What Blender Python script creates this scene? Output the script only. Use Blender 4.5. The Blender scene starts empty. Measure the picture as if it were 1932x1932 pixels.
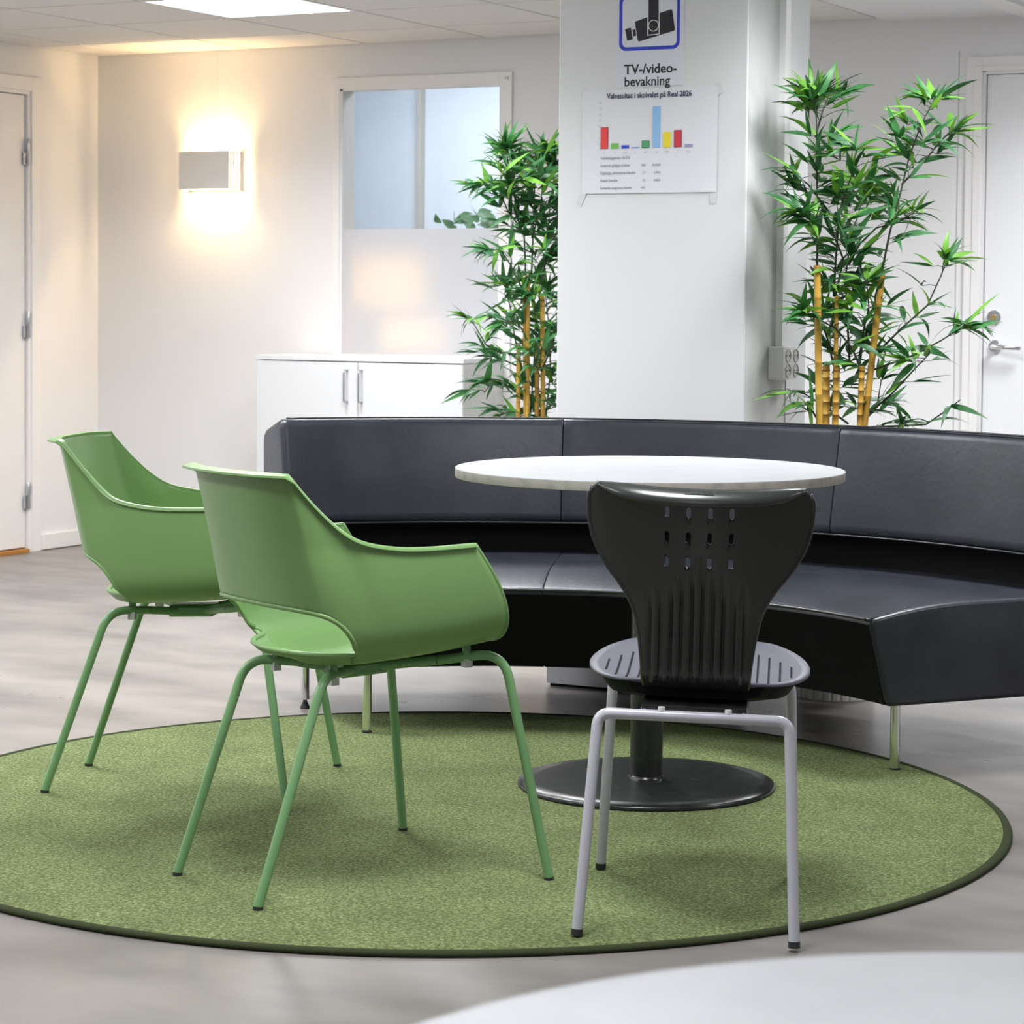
import bpy, bmesh, math, random
from mathutils import Vector, Matrix
random.seed(7)
PI = math.pi
sc = bpy.context.scene
COL = sc.collection

# ------------------------------------------------------------------ camera
YAW, PITCH, ROLL = 0.48427, 0.04582, 0.008
F_PX, PPY, CAM_H = 4634.97, 774.94, 1.156
fw = Vector((-math.sin(YAW) * math.cos(PITCH), math.cos(YAW) * math.cos(PITCH), -math.sin(PITCH)))
rt = Vector((math.cos(YAW), math.sin(YAW), 0)); up = rt.cross(fw)
r2 = rt * math.cos(ROLL) + up * math.sin(ROLL); u2 = up * math.cos(ROLL) - rt * math.sin(ROLL)
cd = bpy.data.cameras.new('camera'); cam = bpy.data.objects.new('camera', cd); COL.objects.link(cam)
cam.matrix_world = Matrix(((r2.x, u2.x, -fw.x, 0), (r2.y, u2.y, -fw.y, 0), (r2.z, u2.z, -fw.z, CAM_H), (0, 0, 0, 1)))
cd.sensor_width = 36; cd.sensor_fit = 'HORIZONTAL'; cd.lens = F_PX / 1932 * 36
cd.shift_y = (PPY - 966) / 1932
cd.clip_start = 0.05; cd.clip_end = 60
cd.dof.use_dof = True; cd.dof.focus_distance = 5.6; cd.dof.aperture_fstop = 14
sc.camera = cam
# ------------------------------------------------------------------ world, exposure
w = bpy.data.worlds.new('world'); sc.world = w; w.use_nodes = True
w.node_tree.nodes['Background'].inputs[0].default_value = (0.9, 0.95, 1, 1)
w.node_tree.nodes['Background'].inputs[1].default_value = 0.3
sc.view_settings.view_transform = 'Standard'; sc.view_settings.look = 'None'
sc.view_settings.gamma = 1; sc.view_settings.use_curve_mapping = False
sc.view_settings.exposure = 0.62
PANEL_POWER = 7.0          # emission of the ceiling light panels
PANEL_COL = (0.96, 0.97, 1.0)
AREA_WATTS, AREA_SPREAD = 18.5, math.radians(145)

# room (X along the back wall, Y into the back wall)
XL, YB, ZC = -7.032, 9.2216, 2.270
XR, YF = 3.0, -2.6
U0, A0 = -7.3828, 0.45417      # ceiling grid origin, depth of the first tile row

# ------------------------------------------------------------------ materials
def srgb(r, g, b):
    f = lambda c: (c / 255 / 12.92) if c <= 10 else ((c / 255 + 0.055) / 1.055) ** 2.4
    return (f(r), f(g), f(b), 1)
def mat(name, col, rough=0.5, metal=0.0, spec=0.5, bump=None, mottle=None, coat=0.0, emis=None, coord='Object'):
    """bump=(scale, strength, distance); mottle=(scale, colour2, detail, lo, hi)"""
    m = bpy.data.materials.new(name); m.use_nodes = True
    nt = m.node_tree; b = nt.nodes['Principled BSDF']
    b.inputs['Base Color'].default_value = col; b.inputs['Roughness'].default_value = rough
    b.inputs['Metallic'].default_value = metal; b.inputs['Specular IOR Level'].default_value = spec
    b.inputs['Coat Weight'].default_value = coat
    if emis:
        b.inputs['Emission Color'].default_value = emis[0]; b.inputs['Emission Strength'].default_value = emis[1]
    tc = nt.nodes.new('ShaderNodeTexCoord')
    if bump:
        n = nt.nodes.new('ShaderNodeTexNoise'); n.inputs['Scale'].default_value = bump[0]; n.inputs['Detail'].default_value = 4
        nt.links.new(tc.outputs[coord], n.inputs['Vector'])
        bp = nt.nodes.new('ShaderNodeBump'); bp.inputs['Strength'].default_value = bump[1]; bp.inputs['Distance'].default_value = bump[2]
        nt.links.new(n.outputs['Fac'], bp.inputs['Height']); nt.links.new(bp.outputs['Normal'], b.inputs['Normal'])
    if mottle:
        n = nt.nodes.new('ShaderNodeTexNoise'); n.inputs['Scale'].default_value = mottle[0]; n.inputs['Detail'].default_value = mottle[2]
        nt.links.new(tc.outputs[coord], n.inputs['Vector'])
        cr = nt.nodes.new('ShaderNodeValToRGB'); cr.color_ramp.elements[0].position = mottle[3]; cr.color_ramp.elements[1].position = mottle[4]
        cr.color_ramp.elements[0].color = mottle[1]; cr.color_ramp.elements[1].color = col
        nt.links.new(n.outputs['Fac'], cr.inputs['Fac']); nt.links.new(cr.outputs['Color'], b.inputs['Base Color'])
    return m
def emit(name, col, s):
    m = bpy.data.materials.new(name); m.use_nodes = True; nt = m.node_tree; nt.nodes.clear()
    e = nt.nodes.new('ShaderNodeEmission'); e.inputs[0].default_value = (*col[:3], 1); e.inputs[1].default_value = s
    o = nt.nodes.new('ShaderNodeOutputMaterial'); nt.links.new(e.outputs[0], o.inputs[0]); return m

M = {}
M['wall'] = mat('wall_paint', (0.80, 0.80, 0.805, 1), 0.55, bump=(60, 0.08, 0.002), mottle=(1.5, (0.775, 0.775, 0.78, 1), 3, 0.35, 0.6))
M['pillar'] = mat('pillar_paint', (0.79, 0.80, 0.815, 1), 0.5, bump=(50, 0.08, 0.002))
M['white'] = mat('white_lacquer', (0.80, 0.79, 0.78, 1), 0.4, mottle=(3, (0.78, 0.77, 0.76, 1), 2, 0.4, 0.6))
M['trim'] = mat('white_trim', (0.82, 0.81, 0.80, 1), 0.35)
M['tile'] = mat('ceiling_tile', (0.72, 0.70, 0.67, 1), 0.8, bump=(220, 0.3, 0.002), mottle=(180, (0.69, 0.67, 0.64, 1), 2, 0.35, 0.6))
M['grid'] = mat('ceiling_grid', (0.78, 0.74, 0.68, 1), 0.5)
M['soffit'] = mat('soffit_plaster', (0.76, 0.765, 0.77, 1), 0.7)
M['cab'] = mat('cabinet_laminate', (0.68, 0.69, 0.695, 1), 0.35)
M['edge'] = mat('dark_gap', (0.012, 0.012, 0.014, 1), 0.8, spec=0.1)
M['chrome'] = mat('chrome', (0.85, 0.86, 0.88, 1), 0.16, metal=1)
M['steel'] = mat('brushed_steel', (0.55, 0.57, 0.60, 1), 0.3, metal=1)
M['brass'] = mat('brass', (0.6, 0.42, 0.15, 1), 0.3, metal=1)
M['wood'] = mat('oak_threshold', srgb(196, 140, 60), 0.4, mottle=(8, srgb(165, 110, 40), 4, 0.3, 0.7))
M['green'] = mat('green_plastic', (0.186, 0.335, 0.118, 1), 0.36, spec=0.5, bump=(500, 0.10, 0.0006))
M['green_tube'] = mat('green_tube', (0.175, 0.345, 0.15, 1), 0.35, spec=0.5)
M['clear'] = mat('clear_spacer', (0.55, 0.57, 0.55, 1), 0.15, spec=0.8)
M['rubber'] = mat('black_rubber', (0.02, 0.02, 0.022, 1), 0.6)
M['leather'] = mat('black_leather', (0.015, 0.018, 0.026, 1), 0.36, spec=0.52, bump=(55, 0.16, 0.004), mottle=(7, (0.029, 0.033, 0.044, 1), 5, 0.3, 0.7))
M['leather_shaded'] = mat('black_leather_shaded', (0.004, 0.004, 0.005, 1), 0.65, spec=0.15)  # leather darkened to paint in shade on the sofa base and under seats
M['piping'] = mat('leather_piping', (0.02, 0.021, 0.025, 1), 0.25, spec=0.8)
M['tabletop'] = mat('white_laminate', (0.46, 0.47, 0.485, 1), 0.45, spec=0.2, mottle=(14, (0.42, 0.43, 0.445, 1), 5, 0.25, 0.6))
M['tableedge'] = mat('worn_table_edge', (0.46, 0.43, 0.40, 1), 0.55, mottle=(22, (0.30, 0.29, 0.27, 1), 6, 0.28, 0.52))
M['black'] = mat('black_enamel', (0.010, 0.011, 0.011, 1), 0.28, spec=0.5, mottle=(40, (0.02, 0.022, 0.02, 1), 5, 0.35, 0.5))
M['grey_tube'] = mat('grey_tube', (0.47, 0.47, 0.52, 1), 0.25, spec=0.6)
M['charcoal'] = mat('charcoal_plastic', (0.026, 0.029, 0.027, 1), 0.27, spec=0.55, bump=(400, 0.08, 0.0006))
M['seatlit'] = mat('charcoal_seat_lit', (0.095, 0.098, 0.125, 1), 0.45, spec=0.55, bump=(400, 0.1, 0.0006))  # the chair's black plastic, made paler to paint in light from above
M['cane'] = mat('bamboo_cane', srgb(205, 165, 70), 0.45, mottle=(9, srgb(170, 125, 45), 4, 0.3, 0.55))
M['node'] = mat('bamboo_node', srgb(110, 75, 30), 0.6)
M['stem'] = mat('dark_stem', srgb(45, 60, 35), 0.5)
M['pot'] = mat('white_pot', (0.78, 0.76, 0.73, 1), 0.4)
M['soil'] = mat('soil', (0.04, 0.03, 0.02, 1), 0.9)
M['paper'] = mat('paper', (0.80, 0.81, 0.86, 1), 0.6)
M['tape'] = mat('tape', (0.74, 0.74, 0.76, 1), 0.3)
M['ink'] = mat('ink_black', (0.012, 0.012, 0.018, 1), 0.5)
M['navy'] = mat('ink_navy', (0.02, 0.02, 0.09, 1), 0.5)
M['faint'] = mat('ink_faint', (0.30, 0.30, 0.38, 1), 0.6)
M['fainter'] = mat('ink_fainter', (0.55, 0.55, 0.62, 1), 0.6)
M['blue'] = mat('ink_blue', srgb(32, 60, 200), 0.4)
M['linewhite'] = mat('ink_white', (0.85, 0.85, 0.9, 1), 0.5)
M['shade'] = mat('lamp_shade', (0.82, 0.80, 0.77, 1), 0.5)
M['bulb'] = emit('warm_bulb', (1.0, 0.68, 0.34), 620)
M['panel'] = emit('light_panel', PANEL_COL, PANEL_POWER)
M['warmglow'] = emit('warm_panel', (1.0, 0.64, 0.28), 1.9)
M['bluewall'] = mat('blue_white_wall', (0.68, 0.74, 0.81, 1), 0.6, mottle=(5, (0.65, 0.715, 0.79, 1), 3, 0.35, 0.6))

def leafmat(name, c1, c2):
    m = mat(name, c1, 0.42, spec=0.35, mottle=(3, c2, 2, 0.35, 0.65))
    nt = m.node_tree; b = nt.nodes['Principled BSDF']
    t = nt.nodes.new('ShaderNodeBsdfTranslucent'); t.inputs[0].default_value = (c1[0] * 1.5, c1[1] * 1.4, c1[2], 1)
    mx = nt.nodes.new('ShaderNodeMixShader'); mx.inputs[0].default_value = 0.2
    nt.links.new(b.outputs[0], mx.inputs[1]); nt.links.new(t.outputs[0], mx.inputs[2])
    nt.links.new(mx.outputs[0], nt.nodes['Material Output'].inputs[0]); return m
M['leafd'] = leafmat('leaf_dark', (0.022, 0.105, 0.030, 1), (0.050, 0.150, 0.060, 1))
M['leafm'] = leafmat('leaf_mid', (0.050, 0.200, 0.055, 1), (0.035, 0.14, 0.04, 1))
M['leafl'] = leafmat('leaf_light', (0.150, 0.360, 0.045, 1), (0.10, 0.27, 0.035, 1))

def mat_floor():
    m = mat('polished_floor', (0.40, 0.385, 0.37, 1), 0.3, spec=0.5)
    nt = m.node_tree; b = nt.nodes['Principled BSDF']; tc = nt.nodes.new('ShaderNodeTexCoord')
    mp = nt.nodes.new('ShaderNodeMapping'); mp.inputs['Rotation'].default_value = (0, 0, 0.5); mp.inputs['Scale'].default_value = (1, 2.0, 1)
    nt.links.new(tc.outputs['Object'], mp.inputs['Vector'])
    n1 = nt.nodes.new('ShaderNodeTexNoise'); n1.inputs['Scale'].default_value = 2.2; n1.inputs['Detail'].default_value = 4; n1.inputs['Roughness'].default_value = 0.45
    nt.links.new(mp.outputs[0], n1.inputs['Vector'])
    cr = nt.nodes.new('ShaderNodeValToRGB'); e = cr.color_ramp.elements
    e[0].position = 0.28; e[0].color = (0.125, 0.117, 0.109, 1); e[1].position = 0.74; e[1].color = (0.255, 0.233, 0.213, 1)
    x = cr.color_ramp.elements.new(0.5); x.color = (0.192, 0.177, 0.163, 1)
    nt.links.new(n1.outputs['Fac'], cr.inputs['Fac']); nt.links.new(cr.outputs['Color'], b.inputs['Base Color'])
    n2 = nt.nodes.new('ShaderNodeTexNoise'); n2.inputs['Scale'].default_value = 5; n2.inputs['Detail'].default_value = 2
    nt.links.new(mp.outputs[0], n2.inputs['Vector'])
    mr = nt.nodes.new('ShaderNodeMapRange'); mr.inputs['To Min'].default_value = 0.24; mr.inputs['To Max'].default_value = 0.36
    nt.links.new(n2.outputs['Fac'], mr.inputs['Value']); nt.links.new(mr.outputs[0], b.inputs['Roughness'])
    return m
M['floor'] = mat_floor()
def mat_rug():
    m = mat('green_rug', (0.2, 0.25, 0.1, 1), 0.95, spec=0.1)
    nt = m.node_tree; b = nt.nodes['Principled BSDF']; tc = nt.nodes.new('ShaderNodeTexCoord')
    n1 = nt.nodes.new('ShaderNodeTexNoise'); n1.inputs['Scale'].default_value = 150; n1.inputs['Detail'].default_value = 6; n1.inputs['Roughness'].default_value = 0.7
    n3 = nt.nodes.new('ShaderNodeTexNoise'); n3.inputs['Scale'].default_value = 5; n3.inputs['Detail'].default_value = 4
    nt.links.new(tc.outputs['Object'], n1.inputs['Vector']); nt.links.new(tc.outputs['Object'], n3.inputs['Vector'])
    cr = nt.nodes.new('ShaderNodeValToRGB'); e = cr.color_ramp.elements
    e[0].position = 0.34; e[0].color = (0.06, 0.072, 0.030, 1); e[1].position = 0.68; e[1].color = (0.30, 0.355, 0.17, 1)
    x = cr.color_ramp.elements.new(0.5); x.color = (0.132, 0.168, 0.066, 1)
    nt.links.new(n1.outputs['Fac'], cr.inputs['Fac'])
    mr = nt.nodes.new('ShaderNodeMapRange'); mr.inputs['From Min'].default_value = 0.3; mr.inputs['From Max'].default_value = 0.7
    mr.inputs['To Min'].default_value = 0.86; mr.inputs['To Max'].default_value = 1.1
    nt.links.new(n3.outputs['Fac'], mr.inputs['Value'])
    mx = nt.nodes.new('ShaderNodeVectorMath'); mx.operation = 'SCALE'
    nt.links.new(cr.outputs['Color'], mx.inputs[0]); nt.links.new(mr.outputs[0], mx.inputs['Scale']); nt.links.new(mx.outputs[0], b.inputs['Base Color'])
    bp = nt.nodes.new('ShaderNodeBump'); bp.inputs['Strength'].default_value = 0.7; bp.inputs['Distance'].default_value = 0.004
    nt.links.new(n1.outputs['Fac'], bp.inputs['Height']); nt.links.new(bp.outputs['Normal'], b.inputs['Normal'])
    return m
M['rug'] = mat_rug()
M['rugedge'] = mat('rug_binding', (0.036, 0.044, 0.020, 1), 0.9, spec=0.1, bump=(300, 0.6, 0.003))
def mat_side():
    m = mat('pillar_side_mottled', (0.64, 0.65, 0.64, 1), 0.5, mottle=(4.5, (0.50, 0.52, 0.52, 1), 5, 0.32, 0.58))  # grey side face with random darker mottling
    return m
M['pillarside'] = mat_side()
def mat_glass(name, rough, mixd=0.0, col=(1, 1, 1, 1)):
    m = bpy.data.materials.new(name); m.use_nodes = True; nt = m.node_tree; b = nt.nodes['Principled BSDF']
    b.inputs['Base Color'].default_value = col; b.inputs['Transmission Weight'].default_value = 1 - mixd
    b.inputs['Roughness'].default_value = rough; b.inputs['IOR'].default_value = 1.45 if not rough else 1.25
    return m
M['glass'] = mat_glass('window_glass', 0.0)
M['frost'] = mat_glass('frosted_film', 0.62, 0.50, (0.80, 0.80, 0.82, 1))

# ------------------------------------------------------------------ geometry helpers
def setm(bm, name, m, smooth=False):
    me = bpy.data.meshes.new(name); bm.normal_update(); bm.to_mesh(me); bm.free()
    for x in (m if isinstance(m, (list, tuple)) else [m]): me.materials.append(x)
    if smooth:
        for p in me.polygons: p.use_smooth = True
        if smooth is not True: me.set_sharp_from_angle(angle=math.radians(smooth))
    return me
def obj(name, bm, m, parent=None, smooth=False, label=None):
    me = setm(bm, name, m, smooth) if isinstance(bm, bmesh.types.BMesh) else bm
    o = bpy.data.objects.new(name, me); COL.objects.link(o)
    if parent: o.parent = parent
    if label: o['label'] = label
    return o
def thing(name, label, cat, loc=(0, 0, 0), rz=0, group=None, rx=0, ry=0):
    o = bpy.data.objects.new(name, None); COL.objects.link(o); o.location = loc; o.rotation_euler = (rx, ry, rz)
    o.empty_display_size = 0.1; o['label'] = label; o['category'] = cat
    if group: o['group'] = group
    return o
def tag(o, label, cat, group=None):
    o['label'] = label; o['category'] = cat
    if group: o['group'] = group
    return o
def struct(name, bm, m, parent=None, smooth=False):
    o = obj(name, bm, m, parent, smooth)
    if not parent: o['kind'] = 'structure'
    return o
def NB(): return bmesh.new()
def box(bm, x0, x1, y0, y1, z0, z1, bev=0, seg=2, mi=0):
    vs = [bm.verts.new((x, y, z)) for x in (x0, x1) for y in (y0, y1) for z in (z0, z1)]
    fs = [bm.faces.new([vs[i] for i in f]) for f in ((0, 1, 3, 2), (4, 6, 7, 5), (0, 4, 5, 1), (2, 3, 7, 6), (0, 2, 6, 4), (1, 5, 7, 3))]
    for f in fs: f.material_index = mi
    if bev:
        es = list({e for f in fs for e in f.edges})
        bmesh.ops.bevel(bm, geom=es, offset=bev, segments=seg, affect='EDGES', profile=0.7)
    return bm
def BX(*a, **k): return box(NB(), *a, **k)
def ring_loft(bm, rings, close_v=False, cap=True, mi=0):
    """rings: list of equally long closed point lists"""
    V = [[bm.verts.new(p) for p in r] for r in rings]
    n = len(V[0]); last = len(V) if close_v else len(V) - 1
    for i in range(last):
        a, b = V[i], V[(i + 1) % len(V)]
        for j in range(n):
            k = (j + 1) % n
            f = bm.faces.new((a[j], a[k], b[k], b[j])); f.material_index = mi
    if cap and not close_v:
        bm.faces.new(list(reversed(V[0]))).material_index = mi; bm.faces.new(V[-1]).material_index = mi
    return V
def lathe(prof, n=48, bm=None, cx=0, cy=0, mi=0):
    bm = bm or NB()
    ring_loft(bm, [[(cx + r * math.cos(2 * PI * j / n), cy + r * math.sin(2 * PI * j / n), z) for j in range(n)] for r, z in prof], mi=mi)
    return bm
def round_path(pts, rad, seg=7):
    """polyline with rounded corners; rad: number or list per point"""
    P = [Vector(p) for p in pts]; out = [P[0]]
    for i in range(1, len(P) - 1):
        r = rad[i] if isinstance(rad, (list, tuple)) else rad
        a, b, c = P[i - 1], P[i], P[i + 1]
        d1 = (a - b); d2 = (c - b); l = min(r, d1.length * 0.48, d2.length * 0.48)
        if l < 1e-5: out.append(b); continue
        p1 = b + d1.normalized() * l; p2 = b + d2.normalized() * l
        for k in range(seg + 1):
            t = k / seg; out.append(p1 * (1 - t) ** 2 + b * 2 * t * (1 - t) + p2 * t * t)
    out.append(P[-1]); return out
def tube(path, r, n=12, bm=None, cap=True, mi=0):
    bm = bm or NB(); P = [Vector(p) for p in path]; rings = []
    prev = None
    for i, p in enumerate(P):
        t = (P[min(i + 1, len(P) - 1)] - P[max(i - 1, 0)]).normalized()
        if prev is None:
            a = Vector((0, 0, 1)) if abs(t.z) < 0.9 else Vector((1, 0, 0)); nrm = (a - t * a.dot(t)).normalized()
        else: nrm = (prev - t * prev.dot(t)).normalized()
        prev = nrm; bi = t.cross(nrm); rr = r[i] if isinstance(r, (list, tuple)) else r
        rings.append([p + (nrm * math.cos(2 * PI * k / n) + bi * math.sin(2 * PI * k / n)) * rr for k in range(n)])
    ring_loft(bm, rings, cap=cap, mi=mi); return bm
def lerp(a, b, t): return a + (b - a) * t
def interp(tab, t):
    """piecewise linear over [(t, v...)]"""
    if t <= tab[0][0]: return list(tab[0][1:])
    for i in range(len(tab) - 1):
        if t <= tab[i + 1][0]:
            k = (t - tab[i][0]) / (tab[i + 1][0] - tab[i][0]); return [lerp(a, b, k) for a, b in zip(tab[i][1:], tab[i + 1][1:])]
    return list(tab[-1][1:])
def smooth_interp(tab, t):
    """Catmull-Rom (cardinal, non-uniform tangent) over [(t, v...)]"""
    n = len(tab)
    if t <= tab[0][0]: return list(tab[0][1:])
    if t >= tab[-1][0]: return list(tab[-1][1:])
    for i in range(n - 1):
        if t <= tab[i + 1][0]: break
    t0, t1 = tab[i][0], tab[i + 1][0]; h = t1 - t0; k = (t - t0) / h; out = []
    for c in range(1, len(tab[0])):
        p0, p1 = tab[i][c], tab[i + 1][c]
        m0 = (p1 - tab[i - 1][c]) / (t1 - tab[i - 1][0]) if i else (p1 - p0) / h
        m1 = (tab[i + 2][c] - p0) / (tab[i + 2][0] - t0) if i + 2 < n else (p1 - p0) / h
        out.append((2 * k**3 - 3 * k**2 + 1) * p0 + (k**3 - 2 * k**2 + k) * h * m0 + (-2 * k**3 + 3 * k**2) * p1 + (k**3 - k**2) * h * m1)
    return out
def copy_tree(o, parent=None, **kw):
    c = o.copy(); COL.objects.link(c); c.parent = parent
    for k, v in kw.items(): c[k] = v
    for ch in [x for x in KIDS.get(o.name, [])]: copy_tree(ch, c)
    return c
KIDS = {}
def index_kids():
    KIDS.clear()
    for o in list(bpy.data.objects):
        if o.parent: KIDS.setdefault(o.parent.name, []).append(o)

# ================================================================== ROOM
struct('floor', BX(XL - 0.3, XR + 0.3, YF - 0.3, YB + 2.6, -0.1, 0), M['floor'])
# left wall with a door opening
DL0, DL1, DZ = 7.70, 8.716, 2.050
bm = NB(); box(bm, XL - 0.12, XL, DL1 + 0.0, YB + 0.12, 0, ZC + 0.15); box(bm, XL - 0.12, XL, YF, DL0, 0, ZC + 0.15); box(bm, XL - 0.12, XL, DL0, DL1, DZ, ZC + 0.15)
struct('wall_left', bm, M['wall'])
# back wall with a window opening and a door opening on the right
WX0, WX1, WZ0, WZ1 = -5.715, -4.915, 0.905, 2.066
RX0, RX1, RZ = -2.820, -1.90, 2.035
bm = NB(); T = 0.12
box(bm, XL, WX0, YB, YB + T, 0, ZC + 0.15); box(bm, WX0, WX1, YB, YB + T, 0, WZ0); box(bm, WX0, WX1, YB, YB + T, WZ1, ZC + 0.15)
box(bm, WX1, RX0, YB, YB + T, 0, ZC + 0.15); box(bm, RX0, RX1, YB, YB + T, RZ, ZC + 0.15); box(bm, RX1, XR, YB, YB + T, 0, ZC + 0.15)
struct('wall_back', bm, M['wall'])
struct('wall_right', BX(XR, XR + 0.12, YF, YB + 0.12, 0, ZC + 0.15), M['wall'])
struct('wall_front', BX(XL, XR, YF - 0.12, YF, 0, ZC + 0.15), M['wall'])
struct('baseboard_left', BX(XL, XL + 0.014, DL1 + 0.075, YB, 0.004, 0.072, bev=0.002), M['trim'])
bm = NB(); box(bm, XL + 0.014, -5.95, YB - 0.014, YB, 0.004, 0.072, bev=0.002); box(bm, -4.85, -2.93, YB - 0.014, YB, 0.004, 0.072, bev=0.002); box(bm, -1.80, XR, YB - 0.014, YB, 0.004, 0.072, bev=0.002)
struct('baseboard_back', bm, M['trim'])
# ceiling
SX = -3.245
ceil = struct('ceiling', BX(XL, SX + 0.05, YF, YB, ZC, ZC + 0.1), M['grid'])
LIGHT_CELLS = {(3, 2), (5, 3), (3, 6), (5, 6), (1, 7), (3, 10), (5, 11)}
tile_me = setm(BX(-0.2915, 0.2915, -0.2915, 0.2915, -0.011, 0.0, bev=0.0015, seg=1), 'ceiling_tile', M['tile'])
def tilebox(x0, x1, y0, y1):
    return setm(BX(x0, x1, y0, y1, -0.011, 0.0, bev=0.0015, seg=1), 'ceiling_tile', M['tile'])
g = 0.0085
for i in range(0, 7):
    x0 = U0 + 0.6 * i; x1 = x0 + 0.6
    xa = max(x0, XL) + g; xb = min(x1, SX) - g
    if xb - xa < 0.05: continue
    for j in range(0, 20):
        y1 = YB if j == 0 else YB - A0 - 0.6 * (j - 1); y0 = YB - A0 - 0.6 * j
        if y0 < YF or (i, j) in LIGHT_CELLS: continue
        whole = (xb - xa > 0.58) and j > 0
        o = obj('ceiling_tile', tile_me if whole else tilebox(xa, xb, y0 + g, y1 - g), None, ceil)
        if whole: o.location = ((x0 + x1) / 2, (y0 + y1) / 2, ZC)
        else: o.location = (0, 0, ZC)
# plastered soffit to the right, with a bevelled left edge and a slim beam
bm = NB()
prof = [(SX - 0.02, ZC), (SX + 0.045, 2.246), (XR, 2.246), (XR, ZC + 0.1), (SX - 0.02, ZC + 0.1)]
ring_loft(bm, [[(x, y, z) for x, z in prof] for y in (YF, YB)])
struct('trim_1', bm, M['soffit'])
struct('trim_2', BX(-2.66, -2.56, YF, YB, 2.232, 2.247, bev=0.004), M['trim'])
# thin joint strips on the walls
struct('trim_3', BX(-6.371, -6.363, YB - 0.002, YB, 1.80, ZC), M['wall'])
struct('trim_4', BX(-2.918, -2.914, YB - 0.0015, YB, 0.07, 2.12), mat('joint_grey', (0.5, 0.5, 0.52, 1), 0.6))

# ceiling lights: one in view, the others added unseen to light the room
def light_panel(cx, cy, z, label, group):
    t = thing('ceiling_light', label, 'ceiling light', (cx, cy, z), group=group)
    bm = NB()
    for a in ((-0.294, 0.294, -0.294, -0.279), (-0.294, 0.294, 0.279, 0.294), (-0.294, -0.279, -0.279, 0.279), (0.279, 0.294, -0.279, 0.279)): box(bm, *a, -0.012, 0)
    obj('frame', bm, M['trim'], t)
    obj('diffuser', BX(-0.279, 0.279, -0.279, 0.279, -0.009, -0.001), M['panel'], t)
    ld = bpy.data.lights.new('panel_light', 'AREA'); ld.shape = 'SQUARE'; ld.size = 0.55; ld.energy = AREA_WATTS; ld.spread = AREA_SPREAD; ld.color = PANEL_COL
    lo = bpy.data.objects.new('panel_light', ld); COL.objects.link(lo); lo.parent = t; lo.location = (0, 0, -0.0125)
for (i, j) in sorted(LIGHT_CELLS):
    lab = 'square white glowing ceiling light panel, cut by the top edge of the picture' if (i, j) == (3, 2) else 'square ceiling light panel in the tiled ceiling, out of view towards the viewer'
    light_panel(U0 + 0.6 * i + 0.3, YB - A0 - 0.6 * j + 0.3, ZC, lab, None if (i, j) == (3, 2) else 'ceiling lights out of view')
light_panel(-0.55, 0.40, 2.246, 'square ceiling light panel on the plaster ceiling added out of view to brighten the foreground table', None)  # unseen panel added to brighten the foreground tabletop
for x in (-1.9, 0.8):  # unseen panels added to brighten the back wall and the room
    for y in (8.3, 6.3, 3.6) if x < 0 else (5.4,):
        light_panel(x, y, 2.246, 'square ceiling light panel on the plaster ceiling, added out of view', 'added ceiling lights on the plaster ceiling')

# ------------------------------------------------------------------ left door
d1 = BX(XL - 0.052, XL - 0.012, DL0 + 0.02, DL1 - 0.008, 0.022, DZ - 0.010, bev=0.002)
dl = struct('door_1', d1, M['white'])
bm = NB(); box(bm, XL - 0.11, XL + 0.004, DL1 - 0.004, DL1 + 0.014, 0, DZ + 0.012); box(bm, XL - 0.11, XL + 0.004, DL0, DL0 + 0.018, 0, DZ + 0.012); box(bm, XL - 0.11, XL + 0.004, DL0 + 0.018, DL1 - 0.004, DZ - 0.006, DZ + 0.012)
obj('door_frame', bm, M['trim'], dl)
bm = NB(); box(bm, XL, XL + 0.014, DL1 + 0.012, DL1 + 0.075, 0, DZ + 0.07, bev=0.003); box(bm, XL, XL + 0.014, DL0 - 0.065, DL0 + 0.002, 0, DZ + 0.07, bev=0.003); box(bm, XL, XL + 0.014, DL0, DL1 + 0.02, DZ + 0.010, DZ + 0.07, bev=0.003)
obj('door_casing', bm, M['trim'], dl)
for z in (1.788, 1.020, 0.254):
    bm = NB(); lathe([(0.0075, z - 0.058), (0.0085, z - 0.056), (0.0085, z - 0.001), (0.0085, z - 0.001)], 14, bm, XL + 0.008, DL1 - 0.008)
    lathe([(0.0085, z + 0.001), (0.0085, z + 0.056), (0.0065, z + 0.060)], 14, bm, XL + 0.008, DL1 - 0.008)
    box(bm, XL - 0.006, XL + 0.004, DL1 - 0.03, DL1 - 0.010, z - 0.056, z - 0.002); box(bm, XL - 0.002, XL + 0.006, DL1 - 0.008, DL1 + 0.010, z + 0.002, z + 0.056)
    obj('hinge', bm, M['steel'], dl, 40)
obj('threshold', BX(XL - 0.11, XL + 0.012, DL0 + 0.018, DL1 - 0.004, 0, 0.016, bev=0.003), M['wood'], dl, label='orange brown wooden threshold')

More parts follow.
